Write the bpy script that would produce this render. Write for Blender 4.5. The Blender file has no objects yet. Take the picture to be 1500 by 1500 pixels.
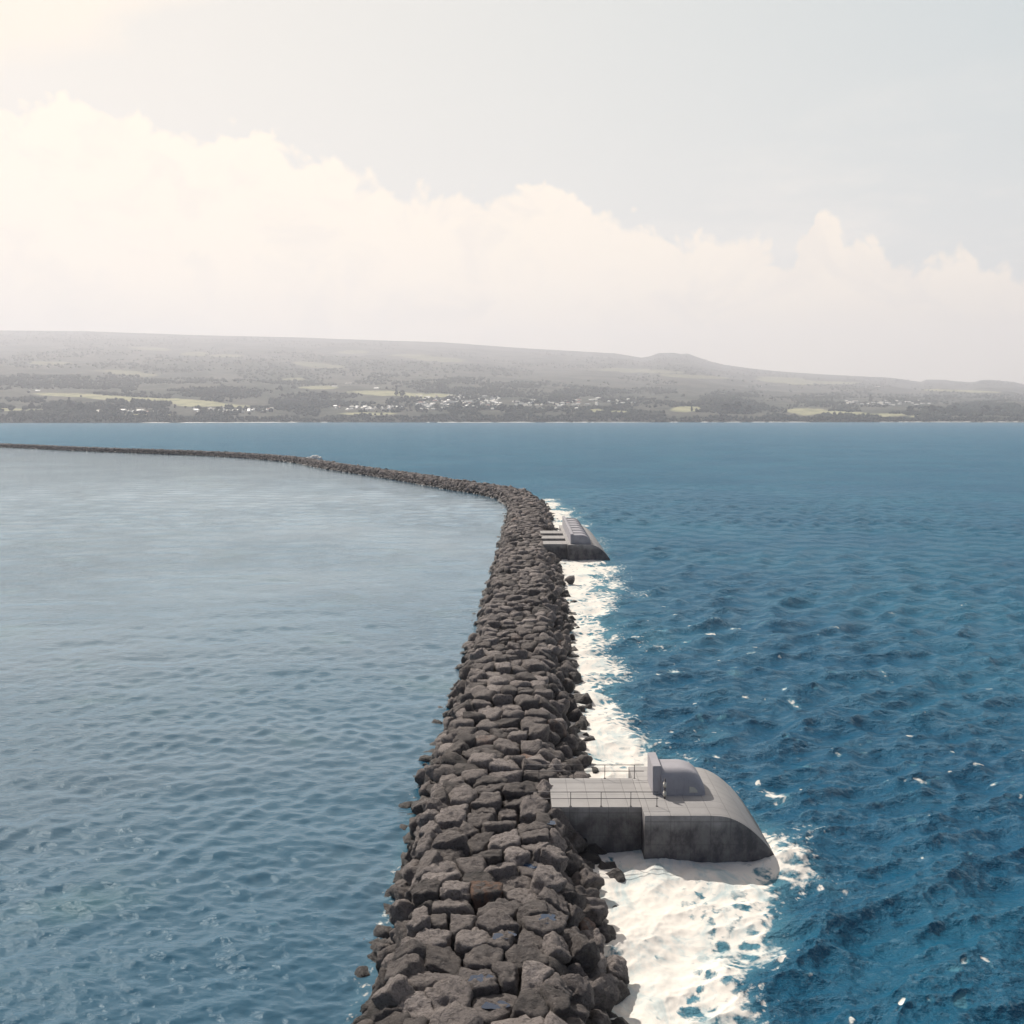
import bpy, bmesh, math, random
import numpy as np

rng = np.random.default_rng(7)
random.seed(7)
S = bpy.context.scene
COL = S.collection
CAM_Z = 30.0
PITCH = math.atan(140 / 1500)


# ------------------------------------------------------------------ helpers
def un(px, py, z=0.0):
    """where the line of sight through a photo pixel meets height z"""
    f = (0, math.cos(PITCH), -math.sin(PITCH))
    u = (0, math.sin(PITCH), math.cos(PITCH))
    d = [f[i] * 1500 + u[i] * (750 - py) for i in range(3)]
    d[0] += px - 750
    t = (z - CAM_Z) / d[2]
    return (d[0] * t, d[1] * t)


def tag(o, label=None, cat=None, group=None, kind=None):
    if label: o['label'] = label
    if cat: o['category'] = cat
    if group: o['group'] = group
    if kind: o['kind'] = kind
    return o


def empty(name, loc=(0, 0, 0), rz=0.0):
    o = bpy.data.objects.new(name, None)
    o.empty_display_size = 0.5
    o.location = loc
    o.rotation_euler = (0, 0, rz)
    COL.objects.link(o)
    return o


def link(name, me, mat=None, parent=None, loc=None):
    o = bpy.data.objects.new(name, me)
    COL.objects.link(o)
    if mat is not None and len(me.materials) == 0: me.materials.append(mat)
    if parent is not None: o.parent = parent
    if loc is not None: o.location = loc
    return o


def mk_mesh(name, v, f, attrs=None, smooth=True):
    v = np.asarray(v, dtype=np.float32)
    f = np.asarray(f, dtype=np.int32)
    me = bpy.data.meshes.new(name)
    n, k = f.shape
    me.vertices.add(len(v))
    me.vertices.foreach_set('co', v.ravel())
    me.loops.add(n * k)
    me.loops.foreach_set('vertex_index', f.ravel())
    me.polygons.add(n)
    me.polygons.foreach_set('loop_start', np.arange(0, n * k, k, dtype=np.int32))
    me.polygons.foreach_set('loop_total', np.full(n, k, dtype=np.int32))
    me.polygons.foreach_set('use_smooth', np.full(n, smooth, dtype=bool))
    for an, av in (attrs or {}).items():
        a = me.attributes.new(an, 'FLOAT', 'POINT')
        a.data.foreach_set('value', np.asarray(av, dtype=np.float32))
    me.update()
    me.validate()
    return me


def bm_mesh(name, bm, smooth=False):
    me = bpy.data.meshes.new(name)
    bm.normal_update()
    bm.to_mesh(me)
    bm.free()
    if smooth:
        for p in me.polygons: p.use_smooth = True
    return me


# ---- vectorised value noise
_P = np.random.default_rng(99).random(1 << 16).astype(np.float32)


def _h(ix, iy, iz):
    n = (ix.astype(np.int64) * 73856093) ^ (iy.astype(np.int64) * 19349663) ^ (iz.astype(np.int64) * 83492791)
    n = (n ^ (n >> 13)) * 1274126177
    return _P[(n ^ (n >> 16)) & 0xffff]


def vnoise(p):
    p = np.asarray(p, dtype=np.float64)
    i = np.floor(p)
    f = p - i
    f = f * f * f * (f * (f * 6 - 15) + 10)
    i = i.astype(np.int64)
    r = 0
    for dx in (0, 1):
        wx = f[..., 0] if dx else 1 - f[..., 0]
        for dy in (0, 1):
            wy = f[..., 1] if dy else 1 - f[..., 1]
            for dz in (0, 1):
                wz = f[..., 2] if dz else 1 - f[..., 2]
                r = r + wx * wy * wz * _h(i[..., 0] + dx, i[..., 1] + dy, i[..., 2] + dz)
    return r * 2 - 1


def fbm(p, oct=4, gain=0.5):
    r = 0; a = 1.0; t = 0; p = np.asarray(p, dtype=np.float64)
    for o in range(oct):
        r = r + a * vnoise(p + 17.3 * o); t += a; a *= gain; p = p * 2.03
    return r / t


def sstep(a, b, x):
    t = np.clip((x - a) / (b - a), 0, 1)
    return t * t * (3 - 2 * t)


def ico(n):
    bm = bmesh.new()
    bmesh.ops.create_icosphere(bm, subdivisions=n, radius=1)
    v = np.array([x.co[:] for x in bm.verts]); f = np.array([[q.index for q in x.verts] for x in bm.faces])
    bm.free()
    v /= np.linalg.norm(v, axis=1, keepdims=True)
    return v, f


ICO = {k: ico(k) for k in (1, 2, 3, 4, 5)}


# ---- node helper
class NT:
    def __init__(self, tree):
        self.t = tree

    def n(self, typ, ins=None, **props):
        nd = self.t.nodes.new(typ)
        for k, v in props.items(): setattr(nd, k, v)
        for k, v in (ins or {}).items():
            s = nd.inputs[k]
            if isinstance(v, bpy.types.NodeSocket): self.t.links.new(v, s)
            else: s.default_value = v
        return nd

    def math(self, op, a, b=None, c=None, clamp=False):
        ins = {0: a}
        if b is not None: ins[1] = b
        if c is not None: ins[2] = c
        return self.n('ShaderNodeMath', ins, operation=op, use_clamp=clamp).outputs[0]

    def mixc(self, fac, a, b, blend='MIX'):
        nd = self.t.nodes.new('ShaderNodeMix')
        nd.data_type = 'RGBA'; nd.blend_type = blend
        for s, v in ((nd.inputs[0], fac), (nd.inputs[6], a), (nd.inputs[7], b)):
            if isinstance(v, bpy.types.NodeSocket): self.t.links.new(v, s)
            else: s.default_value = (tuple(v) + (1,))[:4] if isinstance(v, (tuple, list)) else v
        return nd.outputs[2]

    def mixf(self, fac, a, b):
        nd = self.t.nodes.new('ShaderNodeMix')
        for s, v in ((nd.inputs[0], fac), (nd.inputs[2], a), (nd.inputs[3], b)):
            if isinstance(v, bpy.types.NodeSocket): self.t.links.new(v, s)
            else: s.default_value = v
        return nd.outputs[0]

    def sm(self, x, a, b):
        nd = self.t.nodes.new('ShaderNodeMapRange')
        nd.interpolation_type = 'SMOOTHSTEP'
        if isinstance(x, bpy.types.NodeSocket): self.t.links.new(x, nd.inputs[0])
        for i, v in ((1, a), (2, b), (3, 0.0), (4, 1.0)):
            if isinstance(v, bpy.types.NodeSocket): self.t.links.new(v, nd.inputs[i])
            else: nd.inputs[i].default_value = v
        return nd.outputs[0]

    def noise(self, vec, scale, detail=4, rough=0.55, dist=0.0, out=0):
        return self.n('ShaderNodeTexNoise', {'Vector': vec, 'Scale': scale, 'Detail': detail, 'Roughness': rough, 'Distortion': dist}).outputs[out]

    def attr(self, name):
        return self.n('ShaderNodeAttribute', attribute_name=name).outputs['Fac']

    def vmul(self, vec, s):
        return self.n('ShaderNodeVectorMath', {0: vec, 1: s}, operation='MULTIPLY').outputs[0]


def new_mat(name):
    m = bpy.data.materials.new(name)
    m.use_nodes = True
    t = m.node_tree
    t.nodes.clear()
    b = NT(t)
    out = t.nodes.new('ShaderNodeOutputMaterial')
    return m, b, out


def pbsdf(b, **kw):
    return b.n('ShaderNodeBsdfPrincipled', {k.replace('_', ' '): v for k, v in kw.items()})


# ------------------------------------------------------------------ sun, sky, camera
SUN_AZ = math.radians(-38)      # measured from +Y towards +X
SUN_EL = math.radians(41)
sd = (math.sin(SUN_AZ) * math.cos(SUN_EL), math.cos(SUN_AZ) * math.cos(SUN_EL), math.sin(SUN_EL))

cam = bpy.data.cameras.new('camera')
cam.lens = 36; cam.sensor_width = 36; cam.clip_start = 0.5; cam.clip_end = 60000
co = bpy.data.objects.new('camera', cam)
co.location = (0, 0, CAM_Z)
co.rotation_euler = (math.pi / 2 - PITCH, 0, 0)
COL.objects.link(co)
S.camera = co

sl = bpy.data.lights.new('sun', 'SUN')
sl.energy = 4.9; sl.angle = math.radians(0.55); sl.color = (1, 0.93, 0.84)
so = bpy.data.objects.new('sun', sl)
so.location = (-100, 200, 200)
from mathutils import Vector
so.rotation_euler = Vector(sd).to_track_quat('Z', 'Y').to_euler()
COL.objects.link(so)

S.view_settings.view_transform = 'Standard'
S.view_settings.look = 'None'
S.view_settings.exposure = 0.12
S.view_settings.gamma = 1.0
S.cycles.use_denoising = True
S.cycles.sample_clamp_direct = 2.0
S.cycles.max_bounces = 6
S.cycles.volume_bounces = 1
S.cycles.sample_clamp_indirect = 4.0
S.cycles.caustics_reflective = False
S.cycles.caustics_refractive = False


def build_world():
    w = bpy.data.worlds.new('World')
    S.world = w
    w.use_nodes = True
    t = w.node_tree
    t.nodes.clear()
    b = NT(t)
    out = t.nodes.new('ShaderNodeOutputWorld')
    sky = b.n('ShaderNodeTexSky', sky_type='NISHITA')
    sky.sun_disc = False
    sky.sun_elevation = SUN_EL
    sky.sun_rotation = SUN_AZ % (2 * math.pi)
    sky.air_density = 1.0; sky.dust_density = 0.6; sky.ozone_density = 2.0
    sk = b.mixc(1.0, sky.outputs[0], (0.055, 0.055, 0.055), 'MULTIPLY')
    d = b.n('ShaderNodeTexCoord').outputs['Generated']
    xyz = b.n('ShaderNodeSeparateXYZ', {0: d})
    X, Y, Z = xyz.outputs
    az = b.math('ARCTAN2', X, Y)                       # 0 ahead, + right
    el = b.math('ARCSINE', Z)
    # ---- thin high veil: pale over the front half of the sky, warmer towards the sun
    front = b.sm(az_abs := b.math('ABSOLUTE', az), 1.9, 0.7)
    u = b.math('MULTIPLY_ADD', az, 1 / 0.93, 0.5, clamp=True)          # -0.465..0.465 -> 0..1
    veil = b.mixc(u, (0.90, 0.825, 0.725), (0.55, 0.62, 0.63))
    hi = b.sm(el, 0.05, 0.40)
    veil = b.mixc(hi, b.mixc(0.35, veil, (0.93, 0.86, 0.78)), veil)
    nv = b.noise(b.vmul(d, (2.0, 2.0, 7.0)), 2.2, 5, 0.6)
    vf = b.math('MULTIPLY', front, b.math('MULTIPLY_ADD', b.sm(el, 1.0, 0.5), 0.75, 0.20), clamp=True)
    skyc = b.mixc(vf, sk, veil)
    cir = b.math('MULTIPLY', b.sm(nv, 0.45, 0.75), b.math('MULTIPLY', b.sm(u, 0.35, 0.9), b.sm(el, 0.34, 0.15)))
    cir = b.math('MULTIPLY', cir, 0.7)
    skyc = b.mixc(cir, skyc, (0.90, 0.84, 0.76))
    # ---- cumulus bank over the island
    prof = [(-400, 60), (-150, 100), (0, 140), (40, 142), (125, 126), (160, 145), (220, 155), (290, 180), (330, 178), (400, 190), (435, 224),
            (470, 208), (500, 215), (520, 248), (540, 242), (600, 264), (650, 258), (700, 286), (715, 288), (740, 256), (775, 252),
            (840, 252), (870, 304), (905, 302), (950, 325), (1010, 336), (1060, 340), (1110, 327), (1150, 358), (1190, 318), (1202, 296), (1224, 300),
            (1236, 338), (1280, 337), (1292, 347), (1360, 370), (1420, 366), (1490, 385), (1600, 395), (1750, 430), (1950, 470)]
    cv = b.n('ShaderNodeFloatCurve', {'Factor': 1.0})
    A0, A1, E1 = -0.72, 0.72, 0.55
    c = cv.mapping.curves[0]
    pts = []
    for px, py in prof:
        x, y = px - 750, 1500 * math.cos(PITCH) + (750 - py) * math.sin(PITCH)
        z = -1500 * math.sin(PITCH) + (750 - py) * math.cos(PITCH)
        a = math.atan2(x, y); e = math.atan2(z, math.hypot(x, y))
        pts.append(((a - A0) / (A1 - A0), max(0.0, e / E1)))
    while len(c.points) < len(pts): c.points.new(0.5, 0.5)
    for q, (a, e) in zip(c.points, pts):
        q.location = (a, e); q.handle_type = 'VECTOR'
    cv.mapping.use_clip = True
    cv.mapping.update()
    an = b.math('DIVIDE', b.math('SUBTRACT', az, A0), A1 - A0, clamp=True)
    t.links.new(an, cv.inputs['Value'])
    top = b.math('MULTIPLY', cv.outputs[0], E1)
    # billows: rounded lobes at three sizes
    dw = b.n('ShaderNodeVectorMath', {0: d, 1: b.vmul(b.n('ShaderNodeVectorMath', {0: b.noise(d, 14, 3, 0.5, out=1), 1: (0.5, 0.5, 0.5)}, operation='SUBTRACT').outputs[0], (0.05, 0.05, 0.05))}, operation='ADD').outputs[0]
    lob = None
    for sc_, am in ((20, 0.030), (45, 0.022), (95, 0.010), (200, 0.004)):
        vo = b.n('ShaderNodeTexVoronoi', {'Vector': dw, 'Scale': sc_, 'Smoothness': 0.25}, feature='SMOOTH_F1').outputs[0]
        x = b.math('MULTIPLY', b.math('SUBTRACT', 0.41, vo), am)
        lob = x if lob is None else b.math('ADD', lob, x)
    fine = b.math('MULTIPLY', b.math('SUBTRACT', b.noise(d, 120, 4, 0.6), 0.5), 0.006)
    edge = b.math('SUBTRACT', b.math('ADD', top, b.math('ADD', lob, fine)), el)
    soft = b.math('MULTIPLY_ADD', b.noise(d, 12, 3), 0.022, 0.0)
    mask = b.sm(edge, -0.0015, soft)
    mask = b.math('MULTIPLY', mask, b.sm(az_abs, 1.5, 0.9))
    # shading of the bank: white crowns, grey-lilac flat base, slight modelling
    sh = b.noise(b.vmul(dw, (1, 1, 1.4)), 11, 6, 0.6, 0.4)
    base = b.sm(b.math('ADD', el, b.math('MULTIPLY', b.math('SUBTRACT', b.noise(b.vmul(d, (1, 1, 5)), 9, 4), 0.5), 0.05)), 0.145, 0.055)
    shade = b.math('ADD', b.math('MULTIPLY', b.sm(sh, 0.46, 0.66), 0.60), b.math('MULTIPLY', base, 0.75), clamp=True)
    right = b.sm(u, 0.45, 1.05)
    shade = b.math('ADD', shade, b.math('MULTIPLY', right, 0.22), clamp=True)
    ccol = b.mixc(shade, (1.05, 0.915, 0.745), (0.89, 0.80, 0.695))
    skyc = b.mixc(mask, skyc, ccol)
    # ---- soft cloud in the upper left
    e2 = b.math('SUBTRACT', b.math('ADD', b.math('MULTIPLY', b.math('SUBTRACT', b.noise(b.vmul(d, (1, 1, 1.6)), 5, 6, 0.6), 0.5), 0.36), -1.165), b.math('MULTIPLY_ADD', el, -2.5, az))
    lim = b.math('ADD', e2, 0.0)
    m2 = b.math('MULTIPLY', b.sm(lim, -0.03, 0.10), b.sm(az_abs, 1.5, 0.8))
    m2 = b.math('MULTIPLY', m2, b.sm(el, 0.24, 0.30))
    skyc = b.mixc(b.math('MULTIPLY', m2, 0.92), skyc, (0.98, 0.85, 0.70))
    bg = b.n('ShaderNodeBackground', {'Color': skyc, 'Strength': 1.0})
    t.links.new(bg.outputs[0], out.inputs[0])
    w.cycles.sampling_method = 'MANUAL'
    w.cycles.sample_map_resolution = 1024


build_world()


# ------------------------------------------------------------------ the breakwater's course
CL = [(-1.6, 10), (-1.6, 43), (-1.25, 57), (-1.3, 75), (-0.5, 100), (1.1, 147), (2.4, 204), (3.7, 264), (4.6, 318), (3.2, 352), (-4, 388), (-21, 424),
      (-55, 497), (-100, 585), (-155, 698), (-240, 796), (-350, 880), (-508, 1018), (-700, 1180)]


def catmull(pts, step):
    P = [np.array(q, float) for q in pts]
    P = [2 * P[0] - P[1]] + P + [2 * P[-1] - P[-2]]
    o = []
    for i in range(1, len(P) - 2):
        n = max(2, int(np.linalg.norm(P[i + 1] - P[i]) / step))
        for t in np.arange(n) / n:
            a, b_, c, d = P[i - 1:i + 3]
            o.append(0.5 * ((2 * b_) + (c - a) * t + (2 * a - 5 * b_ + 4 * c - d) * t * t + (3 * b_ - a - 3 * c + d) * t ** 3))
    o.append(P[-2])
    return np.array(o)


PATH = catmull(CL, 1.0)
SEG = np.r_[0, np.cumsum(np.linalg.norm(np.diff(PATH, axis=0), axis=1))]
LEN = SEG[-1]
TAN = np.gradient(PATH, axis=0)
TAN /= np.linalg.norm(TAN, axis=1, keepdims=True)


def at(s):
    s = np.asarray(s, float)
    p = np.stack([np.interp(s, SEG, PATH[:, 0]), np.interp(s, SEG, PATH[:, 1])], -1)
    t = np.stack([np.interp(s, SEG, TAN[:, 0]), np.interp(s, SEG, TAN[:, 1])], -1)
    t /= np.linalg.norm(t, axis=-1, keepdims=True)
    return p, t


ZC = 3.15
# cross-section: (offset to the right of the centre line, height)
XS = np.array([(-9.3, -2.6), (-6.3, 0.0), (-4.0, ZC), (3.7, ZC), (7.4, 0.0), (10.5, -2.6)])
XL = np.r_[0, np.cumsum(np.linalg.norm(np.diff(XS, axis=0), axis=1))]
XL -= XL[2] + 0.5 * (XL[3] - XL[2])       # 0 in the middle of the crest


def section(t):
    o = np.interp(t, XL, XS[:, 0]); z = np.interp(t, XL, XS[:, 1])
    e = 0.6
    do = np.interp(t + e, XL, XS[:, 0]) - np.interp(t - e, XL, XS[:, 0])
    dz = np.interp(t + e, XL, XS[:, 1]) - np.interp(t - e, XL, XS[:, 1])
    n = np.hypot(do, dz) + 1e-9
    return o, z, -dz / n, do / n            # position and outward normal in (o, z)


# ------------------------------------------------------------------ materials
def rock_material():
    m, b, out = new_mat('basalt')
    geo = b.n('ShaderNodeNewGeometry')
    pos = geo.outputs['Position']
    tone = b.attr('tone'); red = b.attr('red')
    n1 = b.noise(pos, 0.9, 7, 0.62, 0.3)
    n2 = b.noise(pos, 5.5, 6, 0.65)
    c = b.mixc(tone, (0.054, 0.050, 0.050), (0.370, 0.326, 0.310))
    c = b.mixc(b.sm(n1, 0.35, 0.72), c, b.mixc(0.55, c, (0.27, 0.235, 0.215)))
    c = b.mixc(b.math('MULTIPLY', b.sm(n2, 0.52, 0.38), 0.45), c, (0.050, 0.045, 0.043))
    c = b.mixc(b.math('MULTIPLY', red, b.sm(b.noise(pos, 1.6, 4), 0.40, 0.6)), c, (0.27, 0.135, 0.075))
    li = b.math('MULTIPLY', b.sm(b.noise(pos, 3.1, 5, 0.7), 0.64, 0.70), 0.55)
    c = b.mixc(li, c, (0.36, 0.335, 0.31))
    z = b.n('ShaderNodeSeparateXYZ', {0: pos}).outputs[2]
    wet_shade = b.sm(b.math('ADD', z, b.math('MULTIPLY', b.math('SUBTRACT', n1, 0.5), 2.2)), 1.3, 0.35)  # stones wet near the waterline
    c = b.mixc(b.math('MULTIPLY', wet_shade, 0.72), c, (0.028, 0.027, 0.028))
    rough = b.math('MULTIPLY_ADD', wet_shade, -0.45, 0.88)
    h = b.math('ADD', b.math('MULTIPLY', b.noise(pos, 2.2, 8, 0.7, 0.6), 0.9), b.math('MULTIPLY', b.noise(pos, 11, 5, 0.7), 0.25))
    bump = b.n('ShaderNodeBump', {'Height': h, 'Strength': 1.0, 'Distance': 0.55})
    p = pbsdf(b, Base_Color=c, Roughness=rough, Normal=bump.outputs[0])
    p.inputs['Specular IOR Level'].default_value = 0.35
    b.t.links.new(p.outputs[0], out.inputs[0])
    return m


def concrete_material(name, tint=(0.365, 0.352, 0.346), joints=True):
    m, b, out = new_mat(name)
    tc = b.n('ShaderNodeTexCoord').outputs['Object']
    geo = b.n('ShaderNodeNewGeometry')
    n1 = b.noise(tc, 0.55, 6, 0.6)
    n2 = b.noise(b.vmul(tc, (0.6, 9, 9)), 2.0, 5, 0.6)
    n3 = b.noise(b.vmul(tc, (7, 7, 0.5)), 1.2, 4, 0.6)
    c = b.mixc(b.sm(n1, 0.3, 0.75), tuple(x * 0.84 for x in tint), tint)
    c = b.mixc(b.math('MULTIPLY', b.sm(n2, 0.5, 0.75), 0.30), c, tuple(x * 0.66 for x in tint))
    nz = b.math('ABSOLUTE', b.n('ShaderNodeSeparateXYZ', {0: geo.outputs['Normal']}).outputs[2])
    c = b.mixc(b.math('MULTIPLY', b.math('MULTIPLY', b.sm(n3, 0.52, 0.72), b.sm(nz, 0.5, 0.2)), 0.45), c, tuple(x * 0.55 for x in tint))
    h = b.math('ADD', b.math('MULTIPLY', n2, 0.5), b.math('MULTIPLY', b.noise(tc, 9, 5), 0.35))
    if joints:
        xyz = b.n('ShaderNodeSeparateXYZ', {0: tc}).outputs
        g = None
        for k, per in ((0, 1.35), (1, 1.22), (2, 1.6)):
            fr = b.math('ABSOLUTE', b.math('SUBTRACT', b.math('FRACT', b.math('DIVIDE', b.math('ADD', xyz[k], 50.03), per)), 0.5))
            lin = b.sm(fr, 0.5 - 0.036 / per, 0.5 - 0.010 / per)
            ax = b.n('ShaderNodeSeparateXYZ', {0: geo.outputs['Normal']}).outputs[k]
            lin = b.math('MULTIPLY', lin, b.sm(b.math('ABSOLUTE', ax), 0.85, 0.6))
            g = lin if g is None else b.math('MAXIMUM', g, lin)
        c = b.mixc(b.math('MULTIPLY', g, 0.62), c, tuple(x * 0.45 for x in tint))
        h = b.math('SUBTRACT', h, b.math('MULTIPLY', g, 1.2))
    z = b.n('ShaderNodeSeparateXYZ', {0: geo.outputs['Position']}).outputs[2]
    wet_shade = b.sm(b.math('ADD', z, b.math('MULTIPLY', b.math('SUBTRACT', n1, 0.5), 2.2)), 3.6, 2.0)  # damp finish; on upright faces this band also carries painted shade
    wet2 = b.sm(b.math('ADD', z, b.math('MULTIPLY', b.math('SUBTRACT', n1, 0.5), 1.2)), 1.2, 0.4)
    wv = b.math('MULTIPLY', b.sm(nz, 0.6, 0.2), b.math('MULTIPLY_ADD', b.sm(b.noise(b.vmul(tc, (1, 1, 0.6)), 1.1, 6, 0.7), 0.35, 0.65), 0.34, 0.66))  # upright faces only: shade put into the colour, mottled
    c = b.mixc(b.math('MULTIPLY', b.math('MAXIMUM', b.math('MULTIPLY', wet_shade, wv), b.math('MULTIPLY', wet2, 0.7)), 1.0), c, (0.050, 0.046, 0.053))
    bump = b.n('ShaderNodeBump', {'Height': h, 'Strength': 0.5, 'Distance': 0.03})
    p = pbsdf(b, Base_Color=c, Roughness=b.math('MULTIPLY_ADD', wet_shade, -0.25, 0.85), Normal=bump.outputs[0])
    b.t.links.new(p.outputs[0], out.inputs[0])
    return m


def plain_material(name, col, rough=0.6, metal=0.0, var=0.25, scale=4.0):
    m, b, out = new_mat(name)
    tc = b.n('ShaderNodeTexCoord').outputs['Object']
    n = b.noise(tc, scale, 5, 0.6)
    c = b.mixc(b.math('MULTIPLY', b.sm(n, 0.35, 0.7), var), col, tuple(x * 0.6 for x in col))
    p = pbsdf(b, Base_Color=c, Roughness=rough, Metallic=metal)
    b.t.links.new(p.outputs[0], out.inputs[0])
    return m


def water_material(name, calm):
    m, b, out = new_mat(name)
    geo = b.n('ShaderNodeNewGeometry')
    pos = geo.outputs['Position']
    n = lambda sc, det, r=0.55, st=(1, 1, 1): b.noise(b.vmul(pos, st), sc, det, r)
    patch = n(0.012, 5, 0.6)
    if calm:
        st = (0.75, 1.25, 1)
        h = b.math('ADD', b.math('MULTIPLY', n(0.30, 3, 0.5, st), 0.40), b.math('ADD', b.math('MULTIPLY', n(1.1, 4, 0.6, st), 0.42), b.math('MULTIPLY', n(3.2, 5, 0.65, st), 0.20)))
        strength = b.math('MULTIPLY_ADD', b.sm(patch, 0.38, 0.62), 0.16, 0.15)
        deep = b.mixc(b.sm(n(0.03, 4), 0.4, 0.65), (0.010, 0.084, 0.150), (0.024, 0.084, 0.142))
        deep = b.mixc(b.math('MULTIPLY', b.sm(n(0.06, 3), 0.55, 0.75), 0.5), deep, (0.018, 0.118, 0.138))
        fmax = 0.80
    else:
        st = (0.9, 0.9, 1)
        h = b.math('ADD', b.math('MULTIPLY', n(0.22, 3, 0.5, st), 0.9), b.math('ADD', b.math('MULTIPLY', n(0.6, 4, 0.6, st), 0.66), b.math('MULTIPLY', n(1.5, 6, 0.66, st), 0.30)))
        strength = b.math('MULTIPLY_ADD', b.sm(patch, 0.35, 0.65), 0.25, 0.85)
        deep = b.mixc(b.sm(n(0.02, 4), 0.4, 0.65), (0.006, 0.074, 0.148), (0.010, 0.098, 0.172))
        fmax = 0.40
    bump = b.n('ShaderNodeBump', {'Height': h, 'Strength': strength, 'Distance': 1.0})
    nrm = bump.outputs[0]
    fre = b.n('ShaderNodeFresnel', {'IOR': 1.33, 'Normal': nrm}).outputs[0]
    fre = b.math('MINIMUM', b.math('MULTIPLY', b.math('POWER', fre, 0.95) if calm else fre, 1.45 if calm else 1.05), fmax)
    body = b.n('ShaderNodeBsdfDiffuse', {'Color': deep, 'Normal': nrm})
    gl = b.n('ShaderNodeBsdfGlossy', {'Color': (0.83, 0.935, 1, 1) if calm else (0.62, 0.86, 1.0, 1), 'Roughness': 0.06 if calm else 0.12, 'Normal': nrm})
    wat = b.n('ShaderNodeMixShader', {0: fre, 1: body.outputs[0], 2: gl.outputs[0]})
    # foam: a density from the mesh, broken into lace by noise
    fd = b.attr('foam')
    lace = b.noise(pos, 0.55, 7, 0.66, 0.8)
    vo = b.n('ShaderNodeTexVoronoi', {'Vector': b.n('ShaderNodeVectorMath', {0: pos, 1: b.vmul(b.noise(pos, 0.8, 4, 0.6, out=1), (1.6, 1.6, 1.6))}, operation='ADD').outputs[0], 'Scale': 0.75}, feature='DISTANCE_TO_EDGE').outputs[0]
    lace2 = b.math('ADD', b.math('MULTIPLY', lace, 0.75), b.math('MULTIPLY', b.sm(vo, 0.30, 0.0), 0.34))
    flk = b.math('MULTIPLY_ADD', b.noise(b.vmul(pos, (1, 0.8, 1)), 2.0, 4, 0.6), 1.5, -0.20)
    lace2 = b.mixf(b.sm(fd, 0.65, 0.35), lace2, flk)
    hole = b.math('MULTIPLY', b.sm(b.noise(b.vmul(pos, (1, 0.5, 1)), 0.16, 5, 0.65, 0.6), 0.46, 0.68), 0.60)
    x = b.math('SUBTRACT', b.math('ADD', fd, b.math('SUBTRACT', lace2, 0.58)), hole)
    fm = b.sm(x, 0.36, 0.68)
    fm = b.math('MULTIPLY', fm, b.sm(fd, 0.02, 0.12))
    thin = b.math('MULTIPLY', b.sm(fd, 0.15, 0.8), 0.55)
    fcol = b.mixc(b.sm(b.noise(b.vmul(pos, (1, 0.6, 1)), 0.35, 7, 0.7, 0.8), 0.53, 0.33), (0.82, 0.775, 0.71), (0.52, 0.60, 0.60))
    fb = b.n('ShaderNodeBump', {'Height': b.noise(pos, 1.6, 7, 0.7, 0.5), 'Strength': 0.30, 'Distance': 0.22})
    foam = b.n('ShaderNodeBsdfDiffuse', {'Color': fcol, 'Normal': fb.outputs[0]})
    aer = b.n('ShaderNodeBsdfDiffuse', {'Color': (0.16, 0.36, 0.42, 1), 'Normal': nrm})
    wat2 = b.n('ShaderNodeMixShader', {0: b.math('MULTIPLY', thin, 0.8), 1: wat.outputs[0], 2: aer.outputs[0]})
    fin = b.n('ShaderNodeMixShader', {0: fm, 1: wat2.outputs[0], 2: foam.outputs[0]})
    b.t.links.new(fin.outputs[0], out.inputs[0])
    return m


ROCK = rock_material()
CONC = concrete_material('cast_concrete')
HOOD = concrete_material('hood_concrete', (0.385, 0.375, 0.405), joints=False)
STEEL = plain_material('railing_steel', (0.10, 0.095, 0.10), 0.5, 0.6)
GALV = plain_material('pale_metal', (0.55, 0.53, 0.48), 0.5, 0.3)
SEA = water_material('sea_water', False)
CALM = water_material('harbour_water', True)


# ------------------------------------------------------------------ water
def seg_dist(px, py, poly):
    """distance to a closed polygon and inside test"""
    d = np.full(px.shape, 1e9)
    ins = np.zeros(px.shape, bool)
    n = len(poly)
    for i in range(n):
        x0, y0 = poly[i]; x1, y1 = poly[(i + 1) % n]
        dx, dy = x1 - x0, y1 - y0
        t = np.clip(((px - x0) * dx + (py - y0) * dy) / (dx * dx + dy * dy + 1e-9), 0, 1)
        d = np.minimum(d, np.hypot(px - x0 - t * dx, py - y0 - t * dy))
        c = ((y0 > py) != (y1 > py)) & (px < (x1 - x0) * (py - y0) / (y1 - y0 + 1e-12) + x0)
        ins ^= c
    return np.where(ins, d, -d)


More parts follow.
